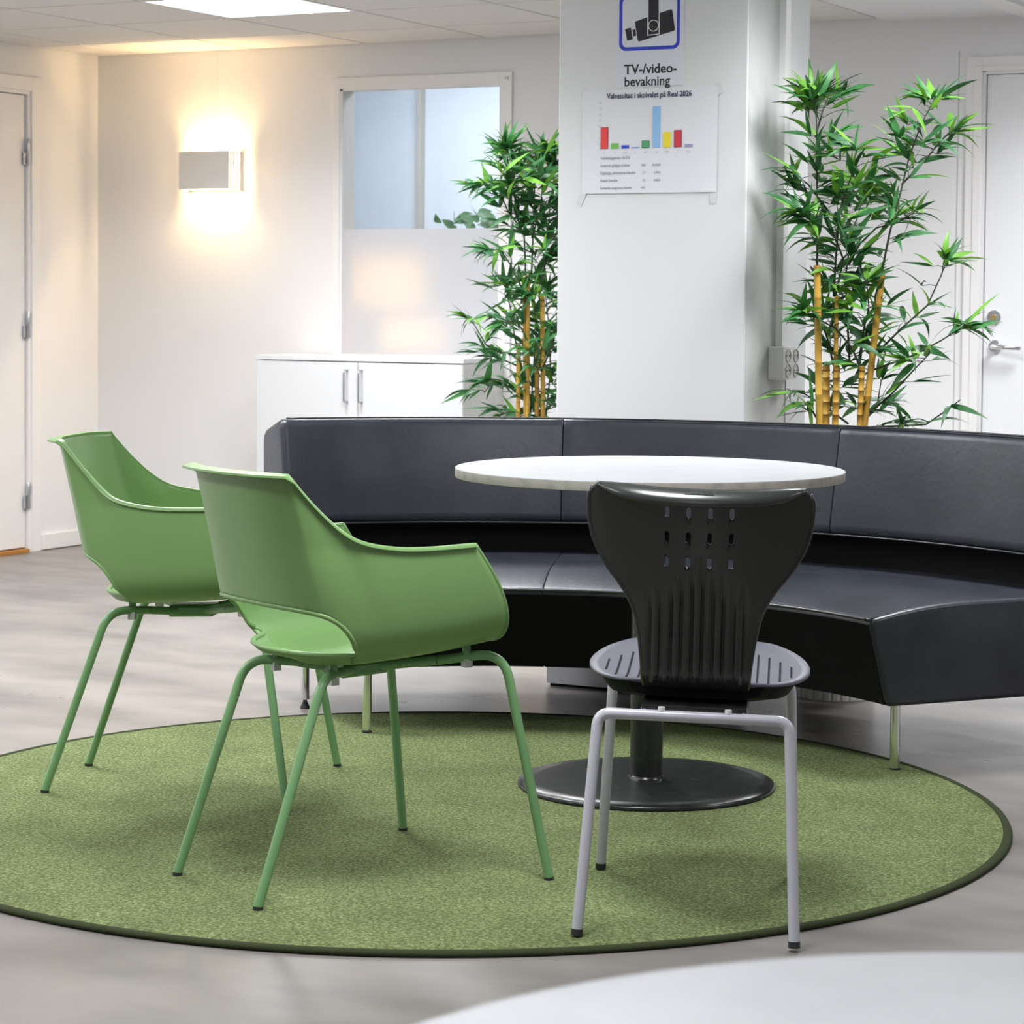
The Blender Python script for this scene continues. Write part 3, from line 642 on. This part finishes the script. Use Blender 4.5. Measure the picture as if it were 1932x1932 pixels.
# ================================================================== GREEN ARMCHAIR
def green_shell():
    RIM = [(0, 0, -.287, .812), (.12, .07, -.284, .812), (.22, .130, -.272, .812), (.30, .184, -.248, .811)]
    RIM2 = [(.30, .184, -.248, .811), (.36, .190, -.216, .773), (.42, .195, -.190, .745), (.51, .206, -.153, .710), (.60, .222, -.113, .684), (.70, .233, -.051, .6705), (.82, .240, .017, .6665), (1.0, .246, .130, .669)]
    BC = [(0, 0, -.194, .434), (.12, .085, -.191, .434), (.22, .145, -.178, .434), (.30, .184, -.150, .435), (.42, .211, -.102, .437), (.6, .224, -.022, .442), (.8, .231, .09, .450), (1, .236, .212, .466)]
    MC = [(0, 0, -.10, .447), (.3, 0, -.085, .446), (.6, 0, .0, .450), (.8, 0, .10, .460), (1, 0, .222, .474)]
    TS = 0.420          # slot end
    ts = [TS * math.sin(PI / 2 * k / 22) for k in range(23)]
    ts += [lerp(TS, 1, k / 26) for k in range(1, 27)]
    # make sure of the corner of the back
    j = min(range(len(ts)), key=lambda q: abs(ts[q] - 0.30)); ts[j] = 0.30
    cols = [-t for t in reversed(ts[1:])] + ts
    NL, NU = 22, 26
    grid = []
    for a in cols:
        t = abs(a); s = 1 if a >= 0 else -1
        R = Vector(smooth_interp(RIM, t) if t <= .30 else smooth_interp(RIM2, t)); B = Vector(smooth_interp(BC, t)); Mm = Vector(smooth_interp(MC, t))
        r1 = min(0.10, (B - Mm).length * .85); r2_ = 0.085
        A1 = B + (Mm - B).normalized() * r1; A2 = B + (R - B).normalized() * r2_
        pts = [Mm.lerp(A1, k / 8) for k in range(9)] + [A1 * (1 - k / 12) ** 2 + B * 2 * (k / 12) * (1 - k / 12) + A2 * (k / 12) ** 2 for k in range(1, 13)] + [A2.lerp(R, k / 18) for k in range(1, 19)]
        # forward bulge of the front edge
        for q in pts[9:]:
            h = max(0, min(1, (q.z - .45) / .22)); q.y += 0.022 * math.sin(PI * h) * max(0, (t - .6) / .4) ** 1.5
            q.x += 0.010 * math.sin(PI * h) * min(1, t * 2)
        # arc lengths
        L = [0]
        for k in range(1, len(pts)): L.append(L[-1] + (pts[k] - pts[k - 1]).length)
        def at(l):
            for k in range(1, len(pts)):
                if l <= L[k] or k == len(pts) - 1:
                    f = (l - L[k - 1]) / max(1e-9, L[k] - L[k - 1]); return pts[k - 1].lerp(pts[k], min(1, max(0, f)))
        def l_at_z(z):
            for k in range(9, len(pts)):
                if pts[k].z >= z: f = (z - pts[k - 1].z) / max(1e-9, pts[k].z - pts[k - 1].z); return L[k - 1] + f * (L[k] - L[k - 1])
            return L[-1]
        if t < TS:
            ze = .474; e = max(0.0, 1 - (t / TS) ** 5.0) ** 0.5; e2 = max(0.0, 1 - (t / TS) ** 4.5) ** 0.5
            lo = l_at_z(ze - .013 * e); hi = l_at_z(ze + .082 * e2)
        else: lo = hi = l_at_z(.474)
        col = [at(lo * k / NL) for k in range(NL + 1)] + [at(lerp(hi, L[-1], k / NU)) for k in range(0 if True else 1, NU + 1)]
        if t < TS:
            for k in range(NL + 1): col[k] = Vector((col[k].x, col[k].y + .050 * min(1.0, (abs(col[k].x) / .17)) ** 2 * (k / NL) ** 2 * e, col[k].z))
        grid.append(([Vector((p.x * s, p.y, p.z)) for p in col], t < TS - 1e-6))
    bm = NB(); V = []
    for col, slot in grid:
        row = [bm.verts.new(p) for p in col]; V.append(row)
    for i in range(len(V) - 1):
        a, b = V[i], V[i + 1]
        for k in range(len(a) - 1):
            if k == NL: continue
            try: bm.faces.new((a[k], b[k], b[k + 1], a[k + 1]))
            except ValueError: pass
    # stitch the two halves where there is no slot
    bmesh.ops.remove_doubles(bm, verts=bm.verts, dist=1e-5)
    bm.normal_update(); bmesh.ops.recalc_face_normals(bm, faces=bm.faces)
    return bm, grid, NL
def flange(bm, path, outs, w):
    """thin rolled lip along a rim: path points, outward unit vectors, widths"""
    rings = []
    for p, o, ww in zip(path, outs, w):
        u = Vector((0, 0, 1))
        rings.append([p - o * 0.004 - u * 0.002, p - o * 0.004 + u * 0.003, p + o * (ww * 0.5) + u * 0.0035, p + o * ww + u * 0.000, p + o * (ww + 0.001) - u * 0.004, p + o * (ww * 0.8) - u * 0.006, p - u * 0.0045])
    ring_loft(bm, rings)
def make_armchair(label, loc, rz):
    t = thing('green_armchair', label, 'chair', loc, rz, group='green armchairs on the rug')
    bm, grid, NL = green_shell()
    sh = obj('shell', bm, M['green'], t, True)
    so_ = sh.modifiers.new('solid', 'SOLIDIFY'); so_.thickness = 0.0055; so_.offset = 0
    # rim lip: right arm tip -> back -> left arm tip
    top = [c[0][-1] for c in grid]; outs, w = [], []
    ts_n = len(top)
    for i, p in enumerate(top):
        tg = (top[min(i + 1, ts_n - 1)] - top[max(i - 1, 0)]); tg.z = 0; tg.normalize(); o = Vector((tg.y, -tg.x, 0))
        cen = Vector((0, 0.0, p.z))
        if o.dot(p - cen) < 0: o = -o
        d = abs(p.x); back = max(0, min(1, (-.235 - p.y) / .03)) if p.z > .79 else 0
        outs.append(o); w.append(0.0075 + 0.020 * back)
    bm = NB(); flange(bm, top, outs, w); bmesh.ops.recalc_face_normals(bm, faces=bm.faces)
    obj('rim_lip', bm, M['green'], t, 50)
    # front edges and slot edges: slim rounded bead
    bm = NB()
    for c in (grid[0][0], grid[-1][0]): tube([c[k] for k in range(0, len(c)) if k != NL], 0.0042, 8, bm)
    obj('front_bead', bm, M['green'], t, True)
    lo = [c[0][NL] for c in grid if c[1]]; hi = [c[0][NL + 1] for c in grid if c[1]]
    loop = lo + list(reversed(hi)); bm = NB()
    tube(loop + [loop[0]], 0.0052, 8, bm); obj('slot_bead', bm, M['green'], t, True)
    # underframe
    r = 0.0095
    for s in (-1, 1):
        for nm, foot, bend, inn in (('rear', (s * .163, -.297, 0.004), (s * .150, -.150, .422), (s * .085, -.075, .417)), ('front', (s * .268, .297, 0.004), (s * .214, .222, .450), (s * .125, .125, .430))):
            path = round_path([foot, bend, inn], [0, .055, 0], 9)
            l = obj('leg', tube(path, r, 14), M['green_tube'], t, 50)
            f = Vector(foot); d = (Vector(bend) - f).normalized()
            obj('foot', tube([f - Vector((0, 0, .0038)), f + d * 0.002], 0.0100, 14), M['rubber'], l, 40)
        side = round_path([(s * .085, -.075, .417), (s * .032, -.028, .409), (s * .028, .055, .413), (s * .125, .125, .430)], .05, 7)
        obj('side_frame', tube(side, r, 14), M['green_tube'], t, 50)
    bm = NB(); 
    ring_loft(bm, [[(0 + a * 1.0, y, .4105 + (y) * .03 + b) for a, b in ((-.042, -.008), (-.036, -.0135), (.036, -.0135), (.042, -.008), (.042, .008), (.036, .0125), (-.036, .0125), (-.042, .008))] for y in (-.038, .062)])
    obj('centre_clamp', bm, M['green_tube'], t, 40)
    for x, y, z in ((.112, -.105, .420), (-.112, -.105, .420), (.165, .168, .440), (-.165, .168, .440)):
        obj('mount', tube([(x, y, z), (x * .98, y, z + .022)], 0.0085, 10), M['green_tube'], t, 40)
        obj('spacer', BX(x - .0085, x + .0085, y - .0085, y + .0085, z - .022, z - .004, bev=0.002), M['clear'], t, 40, label='clear plastic stacking spacer')
    return t
ch1 = make_armchair('nearer green plastic armchair, turned towards the table, front of the pair', (-2.5348, 4.1377, FZ), math.radians(-27.25))
index_kids()
ch2 = copy_tree(ch1, None, label='farther green plastic armchair standing at the left edge of the rug')
ch2.location = (-3.3295, 4.7162, FZ); ch2.rotation_euler = (0, 0, math.radians(-70.25))

# ================================================================== BLACK STACKING CHAIR
gc = thing('stacking_chair', 'black hourglass-backed plastic chair with grey legs, seen from behind', 'chair', (0, 0, 0))
gc.location = cfw(0.346, 4.600, 0.0105); gc.rotation_euler = (0, math.radians(1.25), math.radians(83.5 + 27.75 - 90))
HW = [(.425, .094), (.465, .096), (.495, .099), (.533, .104), (.573, .112), (.603, .124), (.632, .142), (.66, .164), (.70, .1865), (.738, .198), (.770, .201), (.792, .200), (.801, .196), (.812, .187)]
YBk = [(.425, -.100), (.432, -.130), (.445, -.158), (.465, -.176), (.50, -.181), (.55, -.187), (.62, -.205), (.70, -.228), (.77, -.246), (.812, -.256)]
def gback():
    zs = [.425, .430, .436, .445, .455, .465, .475, .485, .495, .51, .525, .54, .555, .57, .585, .597, .607, .617, .627, .637, .647, .657, .664]
    slotz = [(.664, .687), (.709, .732), (.755, .778)]
    zs = zs[:-1] + [.664, .687, .698, .709, .732, .743, .755, .778, .784, .790, .796, .802, .807, .812]
    us = []
    # columns in metres at the centre, aligned with the slots
    sc_ = [-.0575, -.0192, .0192, .0575]; hw_s = .0042
    core = []
    nf = 72
    core = [lerp(-.094, .094, k / nf) for k in range(nf + 1)]
    for c in sc_:
        for e in (c - hw_s, c + hw_s):
            j = min(range(len(core)), key=lambda q: abs(core[q] - e)); core[j] = e
    core = sorted(set(core))
    # drop columns falling inside a slot
    core = [c for c in core if not any(s - hw_s + 1e-5 < c < s + hw_s - 1e-5 for s in sc_)]
    outer = [k / 14 for k in range(1, 15)]
    bm = NB(); V = []
    for z in zs:
        hw = smooth_interp(HW, z)[0]; yb = smooth_interp(YBk, z)[0]; row = []
        xs = [-lerp(.094, hw, o) for o in reversed(outer)] + core + [lerp(.094, hw, o) for o in outer]
        cc_ = lerp(.028, .052, max(0, min(1, (z - .5) / .3)))
        for x in xs:
            f = max(0, min(1, (z - .44) / .03)) * max(0, min(1, (.655 - z + .02 * math.cos(x * 40)) / .05))
            rib = 0.0042 * math.cos(2 * PI * x / .0188) * f if abs(x) < .0893 else 0
            y = yb + cc_ * (x / .2) ** 2 * (1.0 if z > .5 else 1.0) - rib
            if abs(x) > .094: y += 0.010 * max(0, min(1, (.62 - z) / .08)) * max(0, (abs(x) - .094) / .02)
            zz = z - 0.010 * max(0, (z - .784) / .028) * (1 - (abs(x) / .19) ** 2)
            row.append(bm.verts.new((x, y, zz)))
        V.append((row, xs, z))
    holes = []
    for i in range(len(V) - 1):
        a, xs, z = V[i]; b = V[i + 1][0]; z2 = V[i + 1][2]
        isz = any(abs(z - s0) < 1e-6 for s0, s1 in slotz)
        for k in range(len(a) - 1):
            xm = (V[i][1][k] + V[i][1][k + 1]) / 2
            if isz and any(abs(xm - s) < hw_s * 0.9 for s in sc_):
                # rounded slot: octagonal hole inside the cell
                p00, p10, p11, p01 = a[k].co, a[k + 1].co, b[k + 1].co, b[k].co
                def bl(u, v): return (p00 * (1 - u) + p10 * u) * (1 - v) + (p01 * (1 - u) + p11 * u) * v
                uv = [(.0, .16), (.5, .0), (1., .16), (1., .84), (.5, 1.), (0., .84)]
                mid = [bm.verts.new(bl(*q)) for q in uv]
                bm.faces.new((a[k], mid[1], mid[0])); bm.faces.new((a[k + 1], mid[2], mid[1])); bm.faces.new((b[k + 1], mid[4], mid[3])); bm.faces.new((b[k], mid[5], mid[4]))
                continue
            bm.faces.new((a[k], a[k + 1], b[k + 1], b[k]))
    # rolled top lip
    last = V[-1][0]
    prev = last
    for dy, dz in ((-.001, .004), (-.007, .006), (-.017, .002), (-.027, -.006), (-.032, -.015), (-.030, -.021)):
        row = []
        for k, v in enumerate(last):
            e = 1 - (abs(v.co.x) / .188) ** 6; e = max(0.25, e)
            row.append(bm.verts.new((v.co.x, v.co.y + dy * e, v.co.z + dz * e)))
        for k in range(len(row) - 1): bm.faces.new((prev[k], prev[k + 1], row[k + 1], row[k]))
        prev = row
    bmesh.ops.recalc_face_normals(bm, faces=bm.faces)
    return bm
bk = obj('backrest', gback(), M['charcoal'], gc, True)
m_ = bk.modifiers.new('solid', 'SOLIDIFY'); m_.thickness = 0.005; m_.offset = 0
# handle recess in the lip
obj('grip_slot', BX(-.026, .026, -.2805, -.268, .7965, .8028, bev=.002), M['edge'], bk)
# side edge beads of the back
bm = NB()
for s in (-1, 1):
    path = []
    for k in range(30):
        z = lerp(.43, .803, k / 29); hw = smooth_interp(HW, z)[0]; cc_ = lerp(.028, .052, max(0, min(1, (z - .5) / .3)))
        y = smooth_interp(YBk, z)[0] + cc_ * (hw / .2) ** 2 + 0.010 * max(0, min(1, (.62 - z) / .08)) * max(0, (hw - .094) / .02)
        path.append((s * hw, y, z))
    tube(path, 0.0048, 8, bm)
obj('edge_bead', bm, M['charcoal'], gc, True)
# seat
SW = [(-.140, .100), (-.135, .122), (-.125, .142), (-.10, .163), (-.06, .186), (-.01, .203), (.03, .208), (.08, .202), (.13, .184), (.18, .155), (.22, .120), (.240, .07)]
SZ = [(-.140, .441), (-.12, .438), (-.05, .437), (.05, .446), (.15, .460), (.22, .466), (.247, .462)]
bm = NB(); V = []
ys = [lerp(-.140, .240, k / 26) for k in range(27)]; nu = 24
for y in ys:
    hw = smooth_interp(SW, y)[0]; z0 = smooth_interp(SZ, y)[0]
    V.append([bm.verts.new((hw * (2 * k / nu - 1), y, z0 + 0.012 * abs(2 * k / nu - 1) ** 2.2 - 0.006 * max(0, abs(2 * k / nu - 1) - .9) * 10 * .3)) for k in range(nu + 1)])
for i in range(len(V) - 1):
    for k in range(nu): bm.faces.new((V[i][k], V[i][k + 1], V[i + 1][k + 1], V[i + 1][k]))
bmesh.ops.recalc_face_normals(bm, faces=bm.faces)
if sum((f.normal.z for f in bm.faces)) < 0: bmesh.ops.reverse_faces(bm, faces=bm.faces)
st = obj('seat', bm, M['seatlit'], gc, True, label='black satin seat top, coloured paler for the light on it')
m_ = st.modifiers.new('solid', 'SOLIDIFY'); m_.thickness = 0.006; m_.offset = -1
for s in (-1, 1):
    for k in range(4):
        x = s * (.110 + .021 * k)
        ya, yb_ = ((-.105, .135), (-.095, .115), (-.075, .085), (-.03, .050))[k]
        bm = NB(); rings = []
        for q in range(7):
            y = lerp(ya, yb_, q / 6); hw = smooth_interp(SW, y)[0]; z = smooth_interp(SZ, y)[0] + 0.012 * (abs(x) / hw) ** 2.2
            rings.append([(x + a, y, z + b) for a, b in ((-.0019, -.003), (.0019, -.003), (.0019, .0011), (-.0019, .0011))])
        ring_loft(bm, rings); obj('slot', bm, M['edge'], st)
# under-seat shell and bracket
bm = NB(); rings = []
for q in range(12):
    y = lerp(-.130, .17, q / 11); hw = smooth_interp(SW, y)[0] * .93; z = smooth_interp(SZ, y)[0] - .004; d = 0.030 * math.sin(PI * min(1, (q + 1.5) / 12)) ** .5
    rings.append([(-hw, y, z + .006), (-hw * .9, y, z - d * .7), (-hw * .6, y, z - d), (hw * .6, y, z - d), (hw * .9, y, z - d * .7), (hw, y, z + .006)])
ring_loft(bm, rings); obj('seat_underside', bm, M['leather_shaded'], gc, 40)
obj('mounting_bracket', BX(-.095, .095, -.195, -.05, .398, .412, bev=.003), M['black'], gc)
for x in (-.058, .062): obj('bolt', tube([(x, -.205, .4035), (x, -.205, .4100)], .0065, 10), M['trim'], gc, 40)
# legs: rear U and front U
r = 0.0102
for nm, y0, y1, hx0, hx1, zt in (('rear', -.262, -.205, .194, .172, .394), ('front', .262, .205, .192, .174, .402)):
    for s in (-1, 1):
        foot = (s * hx0, y0, .004); bend = (s * hx1, y1, zt)
        l = obj('leg', tube(round_path([foot, bend, (s * (hx1 - .05), y1, zt)], [0, .042, 0], 10), r, 16), M['grey_tube'], gc, 50)
        obj('foot', tube([(s * hx0, y0, 0.0), Vector(foot).lerp(Vector(bend), .02)], .0108, 16), M['rubber'], l, 40)
    obj('cross_tube', tube([(-(hx1 - .05), y1, zt), ((hx1 - .05), y1, zt)], r, 16), M['grey_tube'], gc, 50)
for s in (-1, 1): obj('side_rail', tube([(s * .09, -.205, .396), (s * .09, .205, .402)], .008, 10), M['grey_tube'], gc, 50)

# ================================================================== BAMBOO PLANTS
def leaf_mesh(k, mt, droop, wd, twist):
    bm = NB(); n = 7; V = []
    for i in range(n + 1):
        t = i / n; x = t - droop * 0.18 * t * t; z = 0.10 * t - droop * t * t * 0.42
        wv = wd * (math.sin(PI * min(1, t ** 0.62)) ** 0.8) * (0.25 + 0.75 * (1 - t) ** 0.25 if t < 1 else 0) + (0.006 if t == 0 else 0)
        a = twist * t; c, s = math.cos(a), math.sin(a); f = 0.22 * wv
        V.append([bm.verts.new((x, -wv * c, z - wv * s + f)), bm.verts.new((x, 0, z)), bm.verts.new((x, wv * c, z + wv * s + f))])
    for i in range(n):
        for j in range(2): bm.faces.new((V[i][j], V[i][j + 1], V[i + 1][j + 1], V[i + 1][j]))
    return setm(bm, 'leaf', mt, True)
LEAVES = {}
for mn in ('leafd', 'leafm', 'leafl'):
    LEAVES[mn] = [leaf_mesh(k, M[mn], d, wd, tw) for k, (d, wd, tw) in enumerate(((.15, .070, .3), (.5, .080, -.4), (.9, .075, .6), (.3, .060, .2), (1.3, .065, -.5)))]
def plant(label, loc, scale_px, cpx, hor, canes, stems, n_leaf, max_obj, pot_r, spread, seed, light_share, wd=1.22, wall=False):
    """guides are outlines in metres measured across (a) and up (z), given depth at random"""
    rnd = random.Random(seed); t = thing('potted_bamboo', label, 'plant', loc, YAW)
    k_ = 1.0 / scale_px
    def clampd(v):
        if wall: v.y = min(v.y, 1.9 * (v.x + .28) - .13)
        return v
    def A(px, py, dp=0.0): return Vector(((px - cpx) * k_, dp, CAM_H - (py - hor) * k_))
    # pot: fluted drum
    n = 112; H = 0.30; prof = [(0.93, 0.0), (0.97, 0.006), (1.0, 0.10), (1.04, 0.22), (1.05, H), (0.98, H), (0.97, H - 0.03)]
    bm = NB(); rings = []
    for q, z in prof:
        rings.append([((pot_r * q - (0.0035 if (j % 4 == 0 and q >= 0.97 and z < H) else 0)) * math.cos(2 * PI * j / n), (pot_r * q - (0.0035 if (j % 4 == 0 and q >= 0.97 and z < H) else 0)) * math.sin(2 * PI * j / n), z) for j in range(n)])
    ring_loft(bm, rings, cap=True); obj('pot', bm, M['pot'], t, 25)
    obj('soil', lathe([(pot_r * 0.96, H - 0.028), (0.001, H - 0.02)], 32), M['soil'], t)
    for (x0, y0, x1, y1, rr) in canes:
        dp = rnd.uniform(-.085, -.02); top = A(x0, y0, dp); low = A(x1, y1, dp)
        base = Vector((max(-pot_r * .7, min(pot_r * .7, low.x * .7)), dp, H - 0.03))
        # nodes as rings
        path, rad = [], []
        segs = 5; cols = [top.lerp(low, q / segs) for q in range(segs + 1)] + [base]
        cols.reverse(); cn = obj('cane', NB(), M['cane'], t)
        for q in range(len(cols) - 1):
            a, b = cols[q], cols[q + 1]; L = (b - a).length
            nn = max(1, round(L / 0.17))
            for u in range(nn):
                p, p2 = a.lerp(b, u / nn), a.lerp(b, (u + 1) / nn)
                for f, g_ in ((0.0, 1.14), (0.04, 0.98), (0.5, 1.0), (0.94, 0.98), (0.985, 1.12)): path.append(p.lerp(p2, f)); rad.append(rr * g_)
        path.append(cols[-1]); rad.append(rr)
        bm = tube(path, rad, 12); me = setm(bm, 'cane', M['cane'], True); cn.data = me
        obj('cane_node', tube([top + Vector((0, 0, -.016)), top + Vector((0, 0, -.012))], rr * 1.06, 12), M['node'], cn)
        obj('cane_end', tube([top + Vector((0, 0, -.001)), top + Vector((0, 0, .0015))], rr * .8, 12), M['node'], cn)
        for q in range(1, len(cols) - 1): obj('cane_node', tube([cols[q] - Vector((0, 0, .0015)), cols[q] + Vector((0, 0, .0015))], rr * 1.12, 12), M['node'], cn)
    # stems
    pts_all = []; sb = NB()
    for pl, wgt in stems:
        dp0 = rnd.uniform(-spread, spread) * .4; dp1 = dp0 + rnd.uniform(-spread, spread)
        P = [clampd(A(x, y, lerp(dp0, dp1, i / max(1, len(pl) - 1)))) for i, (x, y) in enumerate(pl)]
        S = []
        for i in range(len(P) - 1):
            for q in range(6): S.append(P[i].lerp(P[i + 1], q / 6))
        S.append(P[-1])
        st_ = obj('stem', tube(S, [lerp(.0034, .0014, i / len(S)) for i in range(len(S))], 6), M['stem'], t, True)
        L = sum((P[i + 1] - P[i]).length for i in range(len(P) - 1))
        pts_all.append((S, L * wgt))
    tot = sum(x[1] for x in pts_all); items = []
    for S, Lw in pts_all:
        m = max(3, round(n_leaf * Lw / tot)); i = 0
        while i < m:
            u = 1 - rnd.random() ** 1.15 * 0.97 if rnd.random() < .8 else 1.0
            idx = min(len(S) - 1, int(u * (len(S) - 1))); p = S[idx]; d = (S[min(idx + 1, len(S) - 1)] - S[max(idx - 1, 0)]).normalized()
            # a twig with a fan of leaves
            az = rnd.uniform(0, 2 * PI); tw = Vector((math.cos(az), math.sin(az) * .8, rnd.uniform(-.15, .5))) * rnd.uniform(.012, .060)
            if u > .97: tw *= .3
            q = p + tw; tube([p, p + tw * .5 + Vector((0, 0, .004)), q], [.0013, .001, .0008], 4, sb)
            for c in range(rnd.choice((2, 3, 3, 4))):
                dirv = Vector((math.cos(az) , math.sin(az) * .75, 0)) + d * rnd.uniform(.1, .9) + Vector((rnd.gauss(0, .75), rnd.gauss(0, .55), rnd.gauss(.10, .38)))
                items.append((q, dirv.normalized(), rnd.uniform(.078, .142) * rnd.choice((1, 1, .85)), u)); i += 1
    rnd.shuffle(items)
    big = sorted(range(len(items)), key=lambda q: -items[q][2]); keep = set(big[:max_obj])
    sbm = {}
    for idx, (p, d, L, u) in enumerate(items):
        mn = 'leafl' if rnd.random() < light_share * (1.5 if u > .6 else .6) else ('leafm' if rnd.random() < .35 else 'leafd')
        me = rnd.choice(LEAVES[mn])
        zax = (Vector((rnd.gauss(0, .35), rnd.gauss(-.35, .5), 1))); zax = (zax - d * zax.dot(d)).normalized(); yax = zax.cross(d)
        if wall:
            tip = p + d * L; dy = min(clampd(p.copy()).y - p.y, clampd(tip.copy()).y - tip.y); p = p + Vector((0, min(0, dy), 0))
        R = Matrix((d, yax, zax)).transposed().to_4x4(); S_ = Matrix.Diagonal((L, L * wd, L, 1))
        mx = Matrix.Translation(p) @ R @ S_
        if idx in keep:
            o = bpy.data.objects.new('leaf', me); COL.objects.link(o); o.parent = t; o.matrix_local = mx
        else:
            b = sbm.setdefault('x', NB()); t_ = me.copy(); t_.transform(mx)
            nf0 = len(b.faces); b.from_mesh(t_); b.faces.ensure_lookup_table()
            mi = ('leafd', 'leafm', 'leafl').index(mn)
            for f in b.faces[nf0:]: f.material_index = mi
            bpy.data.meshes.remove(t_)
    if 'x' in sbm:
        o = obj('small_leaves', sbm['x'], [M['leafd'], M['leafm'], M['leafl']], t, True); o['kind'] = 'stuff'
    o = obj('twigs', sb, M['stem'], t, True); o['kind'] = 'stuff'
    return t
canesR = [(1533, 503, 1541, 805, .0100), (1655, 517, 1626, 805, .0098), (1555, 690, 1556, 805, .0110), (1572, 690, 1571, 805, .0100), (1620, 690, 1617, 805, .0085), (1571, 560, 1571, 690, .0065)]
stemsR = [([(1535, 505), (1533, 400), (1532, 300), (1530, 230), (1525, 190)], 1.9), ([(1532, 260), (1548, 210), (1562, 180)], 1.2), ([(1655, 515), (1668, 440), (1685, 370), (1700, 300), (1720, 240), (1742, 195)], 1.5),
          ([(1690, 350), (1730, 310), (1765, 270), (1795, 240)], 1.8), ([(1571, 560), (1572, 480), (1575, 400), (1592, 340), (1600, 290)], 1.9), ([(1606, 690), (1602, 600), (1600, 520), (1612, 440), (1628, 400), (1640, 350)], 1.9),
          ([(1640, 680), (1700, 620), (1750, 575), (1775, 520), (1785, 495)], 1.0), ([(1635, 700), (1710, 670), (1760, 640), (1800, 610)], 0.8), ([(1640, 780), (1680, 740), (1720, 690), (1735, 670)], 0.6),
          ([(1640, 805), (1690, 802), (1740, 798), (1780, 768), (1800, 750)], 0.6), ([(1618, 695), (1600, 655), (1570, 620), (1530, 600), (1505, 590)], 1.2), ([(1600, 800), (1560, 770), (1520, 745), (1495, 740)], 0.8),
          ([(1620, 790), (1655, 765), (1690, 745)], 0.9), ([(1571, 690), (1560, 640), (1545, 600), (1540, 550)], 1.8), ([(1620, 690), (1625, 620), (1632, 580), (1625, 530)], 1.9), ([(1560, 800), (1580, 740), (1590, 700), (1600, 640)], .7), ([(1630, 800), (1660, 770), (1670, 720)], .7), ([(1545, 800), (1525, 770), (1510, 760)], .9), ([(1571, 560), (1582, 490), (1560, 440), (1520, 420), (1495, 405)], 1.8), ([(1560, 400), (1520, 350), (1495, 330)], 1.2), ([(1600, 500), (1620, 460), (1650, 430), (1690, 420), (1720, 400)], 1.2)]
plant('tall potted artificial bamboo with yellow canes, right of the pillar', cfw(.950, 7.135), 4635 / 7.135, 1582, 568, canesR, stemsR, 1050, 300, .118, .13, 11, .25, wall=True)
canesL = [(993, 520, 995, 785, .0080), (987, 560, 990, 785, .0060), (1021, 560, 1024, 785, .0085), (1012, 650, 1012, 785, .0085), (977, 650, 977, 785, .0080)]
stemsL = [([(990, 530), (985, 430), (965, 360), (955, 310), (950, 285)], 1.7), ([(1000, 520), (1003, 430), (1005, 340), (1010, 300), (1035, 285)], 1.7), ([(1020, 540), (1030, 450), (1035, 380), (1045, 310)], 1.7),
          ([(990, 560), (960, 500), (940, 470), (925, 475)], 1.5), ([(985, 440), (955, 400), (935, 355), (915, 350)], 1.5), ([(985, 670), (940, 665), (915, 650), (895, 615), (882, 600)], .7), ([(975, 690), (930, 672), (900, 672)], .6),
          ([(1000, 760), (950, 725), (925, 725), (912, 745)], 1.1), ([(1000, 785), (970, 775), (945, 785)], 1.2), ([(1000, 640), (970, 605), (950, 610)], 1.2), ([(1020, 700), (1040, 650), (1050, 600)], 1.2), ([(1010, 780), (1040, 770), (1070, 750)], .9),
          ([(1015, 480), (1050, 440), (1080, 400)], 1.0), ([(1020, 620), (1060, 580), (1090, 560)], .8), ([(1040, 400), (1075, 350), (1085, 320)], .8), ([(1000, 785), (1005, 700), (1010, 620), (1005, 560)], 1.6), ([(1030, 785), (1038, 700), (1035, 620), (1025, 540)], 1.6), ([(985, 700), (970, 640), (960, 580), (950, 540)], 1.4), ([(1000, 450), (1015, 400), (1020, 340)], 1.6), ([(975, 420), (960, 380), (965, 330)], 1.5)]
plant('tall potted artificial bamboo beside the cabinet, partly hidden by the pillar', cfw(.085, 9.05), 4635 / 9.05, 1009, 563, canesL, stemsL, 1250, 300, .115, .13, 5, .17)
# leafy plant seen through the window
fp = thing('leafy_houseplant', 'dark leafy houseplant tip behind the clear upper window glass', 'plant', (-5.70, 10.35, 0))
obj('pot', lathe([(.11, 0), (.13, .25), (.125, .25), (.12, .23)], 32), M['pot'], fp, 40)
obj('stem', tube([(0, 0, .2), (.02, 0, .8), (.0, 0, 1.36)], [.010, .008, .004], 8), M['stem'], fp, True)
fr = random.Random(3); oval = leaf_mesh(0, M['leafd'], .4, .26, .2)
for k in range(110):
    z = fr.uniform(1.44, 1.56) if k % 2 else fr.uniform(1.2, 1.5); sp = .12
    p = Vector((fr.uniform(-sp + .02, sp + .16), fr.uniform(-.12, .12), z)); d = Vector((fr.gauss(0, 1), fr.gauss(0, 1), fr.gauss(0, .5))).normalized()
    zx = Vector((fr.gauss(0, .6), -1, .6)); zx = (zx - d * zx.dot(d)).normalized(); yx = zx.cross(d)
    o = bpy.data.objects.new('leaf', oval); COL.objects.link(o); o.parent = fp
    o.matrix_local = Matrix.Translation(p) @ Matrix((d, yx, zx)).transposed().to_4x4() @ Matrix.Diagonal((.080, .080, .080, 1))
